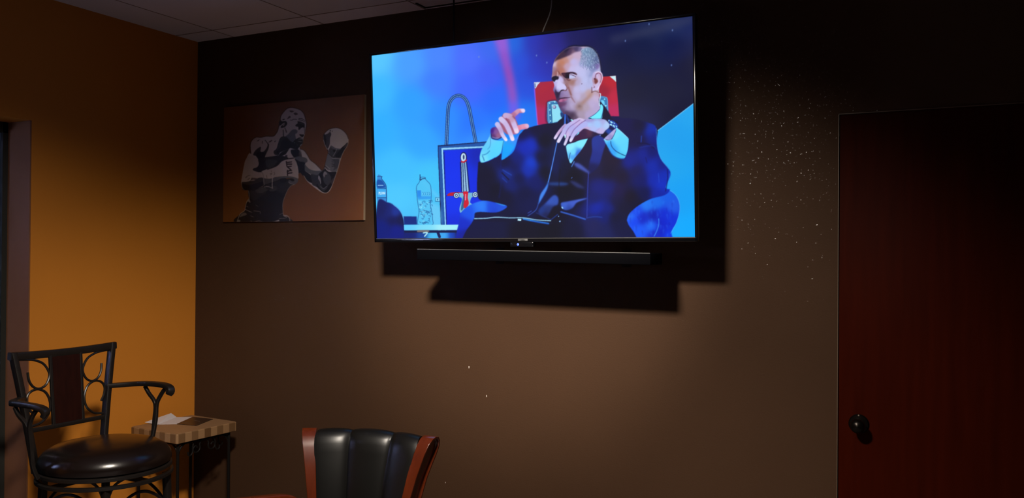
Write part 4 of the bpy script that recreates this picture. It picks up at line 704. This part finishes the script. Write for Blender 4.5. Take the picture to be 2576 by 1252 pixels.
# ---------------------------------------------------------------- canvas on the wall
CW, CH = .928, .618
art = thing('canvas_painting', 'canvas stencil painting of a boxer with raised white gloves on orange-brown ground', 'painting', (.680, 0, 2.0225), (0, 0, 0))
cp = picture_mesh('painted_front', CW, CH, 440, 296, canvas_picture(), [(562, 270), (914, 238), (917, 553), (563, 559)], 'painted_canvas', art, .6); cp.location = (0, -.0162, 0)
MB().box((-CW/2, -.0158, -CH/2), (CW/2, -.0005, CH/2)).build('stretcher_frame', 'canvas_edge', art)

# ---------------------------------------------------------------- bar stool
st = thing('bar_stool', 'dark metal bar stool with arms, scrolled back and round black leather seat', 'bar stool', (.79, -1.175, 0))
SR = .237
MB().lathe([(0, .726), (SR-.02, .726), (SR-.004, .736), (SR, .752), (SR-.003, .768), (SR-.02, .790), (SR-.05, .807), (SR-.1, .818), (SR-.16, .824), (0, .827)], n=64).build('seat', 'seat_leather', st)
r1 = MB(); r1.lathe([(SR-.03, .714), (SR-.004, .714), (SR+.002, .717), (SR+.002, .727), (SR-.004, .730), (SR-.03, .730)], n=64); r1.build('seat_frame', 'bronze_metal', st)
r2 = MB(); r2.tube([((SR-.004)*math.cos(a), (SR-.004)*math.sin(a), .692) for a in [2*math.pi*i/48 for i in range(48)]], 0, 8, flat=(.022, .014), closed=True)
r2.box((-.225, -.014, .686), (.225, .014, .697)); r2.box((-.014, -.225, .686), (.014, .225, .697)); r2.lathe([(.07, .69), (.07, .722), (.06, .726), (.0, .726), (0, .69)], n=24)
r2.build('base_ring', 'bronze_metal', st)
for a in (38, 142, 218, 322):
    a = math.radians(a); c, s_ = math.cos(a), math.sin(a)
    MB().tube([(.222*c, .222*s_, .69), (.228*c, .228*s_, .5), (.255*c, .255*s_, .25), (.28*c, .28*s_, .0)], 0, 12, flat=(.026, .026)).build('leg', 'bronze_metal', st)
fr = MB(); fr.tube([(.25*math.cos(a), .25*math.sin(a), .26) for a in [2*math.pi*i/48 for i in range(48)]], .011, 8, closed=True)
fr.build('footrest_ring', 'bronze_metal', st)
for k, a in enumerate((38, 142, 218, 322)):
    a0, a1 = math.radians(a), math.radians((142, 218, 322, 398)[k]); p0, p1 = Vector((math.cos(a0), math.sin(a0), 0))*.235, Vector((math.cos(a1), math.sin(a1), 0))*.235
    MB().tube([p0+Vector((0, 0, .50)), p0.lerp(p1, .12)+Vector((0, 0, .585)), p0.lerp(p1, .32)+Vector((0, 0, .632)), p0.lerp(p1, .5)+Vector((0, 0, .645)), p0.lerp(p1, .68)+Vector((0, 0, .632)), p0.lerp(p1, .88)+Vector((0, 0, .585)), p1+Vector((0, 0, .50))], .006, 8, smooth_path=5).build('brace', 'bronze_metal', st)
ZB, ZT = .70, 1.166
def bx_(z): t = (z-ZB)/(ZT-ZB); return -.215-.055*t            # lean of the back
def hw(z): t = (z-ZB)/(ZT-ZB); return .146+.060*t+.013*t*t
def yc(z): return .006+.0115*(z-ZB)/(ZT-ZB)                        # the back sits slightly off centre on the swivel        # half width at height z
for s_ in (-1, 1):
    MB().tube([(bx_(z), yc(z)+s_*hw(z), z) for z in (.70, .78, .86, .95, 1.05, ZT-.004)], 0, 12, flat=(.030, .022)).build('back_post', 'bronze_metal', st)
MB().tube([(bx_(ZT-.015)-.004*math.cos(u*1.57), yc(ZT)+u*(hw(ZT)+.013), ZT-.015-.007*(1-u*u)) for u in [i/8-1 for i in range(17)]], 0, 12, flat=(.022, .030)).build('top_rail', 'bronze_metal', st)
MB().tube([(bx_(.862), yc(.862)+u*hw(.862), .862) for u in (-1, 0, 1)], 0, 12, flat=(.016, .018)).build('lower_rail', 'bronze_metal', st)
sp = MB(); sp.prism([(-.058, .865), (.058, .865), (.060, 1.14), (-.060, 1.14)], -.004, .004, lambda a, z, h: (bx_(z)+h, a+yc(z), z)); sp = sp.build('splat', 'splat_wood', st); sp['label'] = 'dark red wood splat'
for s_ in (-1, 1): MB().tube([(bx_(z), yc(z)+s_*(.064+.003*(z-.86)/.3), z) for z in (.862, 1.0, 1.145)], 0, 8, flat=(.012, .012)).build('splat_bar', 'bronze_metal', st)
UP = [(1, .975), (.75, .965), (.5, .945), (.22, .88), (.05, .76), (.04, .67), (.18, .57), (.42, .53), (.64, .565), (.76, .66), (.76, .78)]
LO = [(.86, .21), (.97, .30), (.97, .41), (.80, .495), (.5, .525), (.2, .46), (.05, .31), (.14, .16), (.45, .06), (.75, .03), (1., .02)]
for s_ in (-1, 1):
    for C_ in (UP, LO):
        pts = []
        for a, t in C_:
            z = .872+t*(1.142-.872); i0 = .07; y = i0+a*(hw(z)-.013-i0); pts.append((bx_(z), yc(z)+s_*y, z))
        MB().tube(pts, .0048, 8, smooth_path=6).build('scroll', 'bronze_metal', st)
for s_ in (-1, 1):
    arm = MB().tube([(bx_(.985), yc(.985)+s_*hw(.985), .985), (-.17, s_*.262, .991), (-.10, s_*.280, .995), (-.02, s_*.284, .995), (.024, s_*.280, .988), (.036, s_*.277, .975), (.026, s_*.275, .964)], 0, 12, flat=(.030, .020), smooth_path=4).build('armrest', 'bronze_metal', st)
    for x0 in (-.125, -.005):
        MB().tube([(x0, s_*.284, .982), (x0*.62-.025, s_*.284, .955), (-.058 if x0 < -.1 else -.048, s_*.280, .915), (-.055 if x0 < -.1 else -.047, s_*.274, .85), (-.053, s_*.262, .77), (-.052, s_*.243, .722)], 0, 8, flat=(.014, .014), smooth_path=4).build('arm_support', 'bronze_metal', st)

# ---------------------------------------------------------------- small side table
tx, ty = .26, -.305
tb = thing('side_table', 'small square side table with block wood top and scrolled iron legs in the corner', 'side table', (tx, ty, 0), (0, 0, math.radians(-3.4)))
hx, hy = .172, .184
def rr_(hx, hy, r, n=3): return [(sx*(hx-r)+r*math.cos(a0+t*math.pi/2/n), sy*(hy-r)+r*math.sin(a0+t*math.pi/2/n)) for sx, sy, a0 in ((1, 1, 0), (-1, 1, math.pi/2), (-1, -1, math.pi), (1, -1, 1.5*math.pi)) for t in range(n+1)]
tt = MB().prism(rr_(hx, hy, .009), .632, .6785, lambda a, b, h: (a, b, h)).build('tabletop', 'block_wood', tb, .003)
MB().prism(rr_(hx-.003, hy-.003, .008), .678, .6802, lambda a, b, h: (a, b, h)).build('top_veneer', 'top_wood', tt)
for sx in (-1, 1):
    for sy in (-1, 1):
        MB().tube([(sx*(hx-.028), sy*(hy-.028), .632), (sx*(hx-.028), sy*(hy-.028), .3), (sx*(hx-.012), sy*(hy-.012), 0)], .0075, 8).build('leg', 'iron', tb)
sc_ = []
def spiral(c, r0, r1, a0, a1, n=16): return [(c[0]+(r0+(r1-r0)*i/n)*math.cos(a0+(a1-a0)*i/n), c[1]+(r0+(r1-r0)*i/n)*math.sin(a0+(a1-a0)*i/n)) for i in range(n+1)]
for side in range(4):
    L_ = (hx if side % 2 == 0 else hy)-.028; off = (hy if side % 2 == 0 else hx)-.028; sg = 1 if side < 2 else -1
    g = MB(); T3 = (lambda a, z: (a, sg*off, z)) if side % 2 == 0 else (lambda a, z: (sg*off, a, z))
    g.tube([T3(-L_, .622), T3(L_, .622)], .005, 6)
    for s_ in (-1, 1):
        g.tube([T3(s_*L_, .56), T3(s_*(L_-.012), .60), T3(s_*(L_-.04), .622)], .005, 6, smooth_path=4)
        g.tube([T3(s_*a, z) for a, z in [(.02, .618), (.028, .60)]+spiral((.050, .585), .026, .008, math.pi*.9, math.pi*2.9)], .0042, 6)
        g.tube([T3(s_*a, z) for a, z in [(.062, .62), (.068, .60), (.07, .57), (.082, .555), (.094, .56), (.096, .575)]], .004, 6, smooth_path=3)
    g.build('scroll_apron', 'iron', tb)
# brochure lying open on the side table
br = thing('brochure', 'small open brochure with a white page and a dark cover lying on the side table', 'brochure', (0, 0, .6804))
MB().prism([(.155, -.375), (.228, -.325), (.150, -.158), (.085, -.20)], 0, .0012, lambda a, b, h: (a, b, h)).build('white_page', 'paper_white', br)
cv = MB().prism([(.229, -.327), (.349, -.313), (.292, -.148), (.158, -.157)], 0, .0022, lambda a, b, h: (a, b, h)).build('dark_cover', 'paper_dark', br)
for a, b_, w_, h_ in ((.262, -.225, .034, .004), (.255, -.288, .055, .002)):
    MB().box((a-w_/2, b_-h_/2, .0022), (a+w_/2, b_+h_/2, .0026)).build('printed_line', 'paper_print', cv)
MB().add([(.16, -.385, .001), (.085, -.20, .001), (.062, -.215, .022), (.085, -.40, .008), (.16, -.385, .0018), (.085, -.20, .0018), (.062, -.215, .0228), (.085, -.40, .0088)], [(0, 1, 2, 3), (4, 5, 6, 7), (0, 1, 5, 4), (1, 2, 6, 5), (2, 3, 7, 6), (3, 0, 4, 7)]).build('lifted_page', 'paper_white', br)

# ---------------------------------------------------------------- wooden armchair with channelled leather back
ch = thing('armchair', 'reddish wooden armchair with scrolled posts and black channelled leather back', 'armchair', (1.835, -.965, 0), (0, 0, math.radians(11))); ch.scale = (1, 1, .982)
def lean(z): t = max(0, (z-.42)/.5); return -.015+.075*t*t
def inner(z): t = max(0, (z-.42)/.5); return .143+.024*t+.037*t*t
def outer(z): t = max(0, (z-.42)/.5); return .166+.026*t+.064*t*t
prof = [(-.045, .40), (-.037, .5), (-.026, .6), (-.010, .7), (.012, .79), (.034, .86), (.052, .895), (.070, .913), (.090, .920), (.110, .916), (.126, .900), (.131, .876), (.124, .848), (.108, .81), (.092, .77), (.076, .7), (.066, .6), (.060, .5), (.054, .40)]
def inset(P, d):
    o = []; m = len(P); c = (sum(p[0] for p in P)/m, 0)
    for i in range(m):
        a, b = Vector(P[i-1]), Vector(P[(i+1) % m]); t = (b-a).normalized(); n = Vector((t.y, -t.x)); p = Vector(P[i])+n*d; o.append((p.x, p.y))
    return o
for s_ in (-1, 1):
    p = MB(); m = len(prof); ins = inset(prof, .009)
    A = [(s_*inner(z), y, z) for y, z in prof]; B = [(s_*outer(z), y, z) for y, z in prof]; C_ = [(s_*outer(z), y, z) for y, z in ins]; D_ = [(s_*(outer(z)-.012), y, z) for y, z in ins]
    fs = [list(range(m))]
    for o in range(3): fs += [[o*m+i, o*m+(i+1) % m, (o+1)*m+(i+1) % m, (o+1)*m+i] for i in range(m)]
    fs += [[3*m+i for i in range(m)]]
    th = math.radians(20 if s_ < 0 else -12); tw = lambda v: (s_*inner(v[2])+(v[0]-s_*inner(v[2]))*math.cos(th)-(v[1]-lean(v[2]))*math.sin(th), (v[0]-s_*inner(v[2]))*math.sin(th)+(v[1]-lean(v[2]))*math.cos(th)+lean(v[2]), v[2])
    p.add([tw(v) for v in A+B+C_+D_], fs, True).build('back_post', 'red_wood', ch, .0018)
# leather back: three upright channels on a shallow barrel curve
NU, bodyv = 66, []
path = [(0, z) for z in (.42, .5, .58, .66, .72, .77, .81, .845, .872)]+[(.003, .893), (.010, .908), (.021, .917), (.034, .919), (.047, .912), (.054, .896)]+[(.056, z) for z in (.86, .8, .7, .6, .5, .42)]
rows = []
for dy, z in path:
    zz = min(z, .90); row = []
    for i in range(NU+1):
        u = 2*i/NU-1; k = abs(u)
        q = .16+(u+1)/.60*.84 if u < -.40 else ((u+.40)/.84 if u < .44 else (u-.44)/.56*.84)
        bulge = math.sqrt(max(0, 1-(2*min(max(q, 0), 1)-1)**2))
        fr_ = max(0, 1-dy/.05)
        y = lean(zz)+dy+.030*(1-u*u)-.024*bulge*fr_+.006
        row.append((u*(inner(zz)+.001), y, z-.010*(1-bulge)*(1 if z > .85 else 0)+.006*(1-u*u)*(1 if z > .85 else 0)))
    rows.append(row)
W_ = NU+1; V = [v for r in rows for v in r]; n_ = len(rows)
F = [[j*W_+i, j*W_+i+1, (j+1)*W_+i+1, (j+1)*W_+i] for j in range(n_-1) for i in range(NU)]+[[(n_-1)*W_+i, (n_-1)*W_+i+1, i+1, i] for i in range(NU)]
F += [[j*W_ for j in range(n_)], [j*W_+NU for j in range(n_)]]
MB().add(V, F, True).build('leather_back', 'chair_leather', ch)
for s_ in (-1, 1):
    MB().tube([(s_*(inner(z)+.0005), lean(z)-.002+.004, z) for z in (.43, .5, .6, .7, .8, .86, .9)], .0035, 6).build('piping', 'chair_leather', ch)
# seat, arms, legs
MB().box((-.25, -.50, .36), (.25, .04, .40), .008).build('seat_rail', 'red_wood', ch)
MB().box((-.24, -.50, .40), (.24, .0, .48), .035).build('seat_cushion', 'chair_leather', ch)
for s_ in (-1, 1):
    a = MB().tube([(s_*.200, .01, .62), (s_*.225, -.06, .684), (s_*.243, -.10, .706), (s_*.30, -.20, .719), (s_*.335, -.27, .724), (s_*.345, -.35, .708), (s_*.345, -.385, .68), (s_*.34, -.375, .655), (s_*.34, -.355, .655)], 0, 12, flat=(.052, .026), smooth_path=5).build('armrest', 'red_wood', ch)
    MB().tube([(s_*.34, -.30, .712), (s_*.30, -.34, .58), (s_*.245, -.37, .38)], 0, 12, flat=(.04, .03), smooth_path=4).build('arm_post', 'red_wood', ch)
    for y0, y1 in ((-.47, -.49), (.01, .06)): MB().tube([(s_*.225, y0, .38), (s_*.225, y0, .2), (s_*.235, y1, 0)], 0, 12, flat=(.04, .04)).build('leg', 'red_wood', ch)
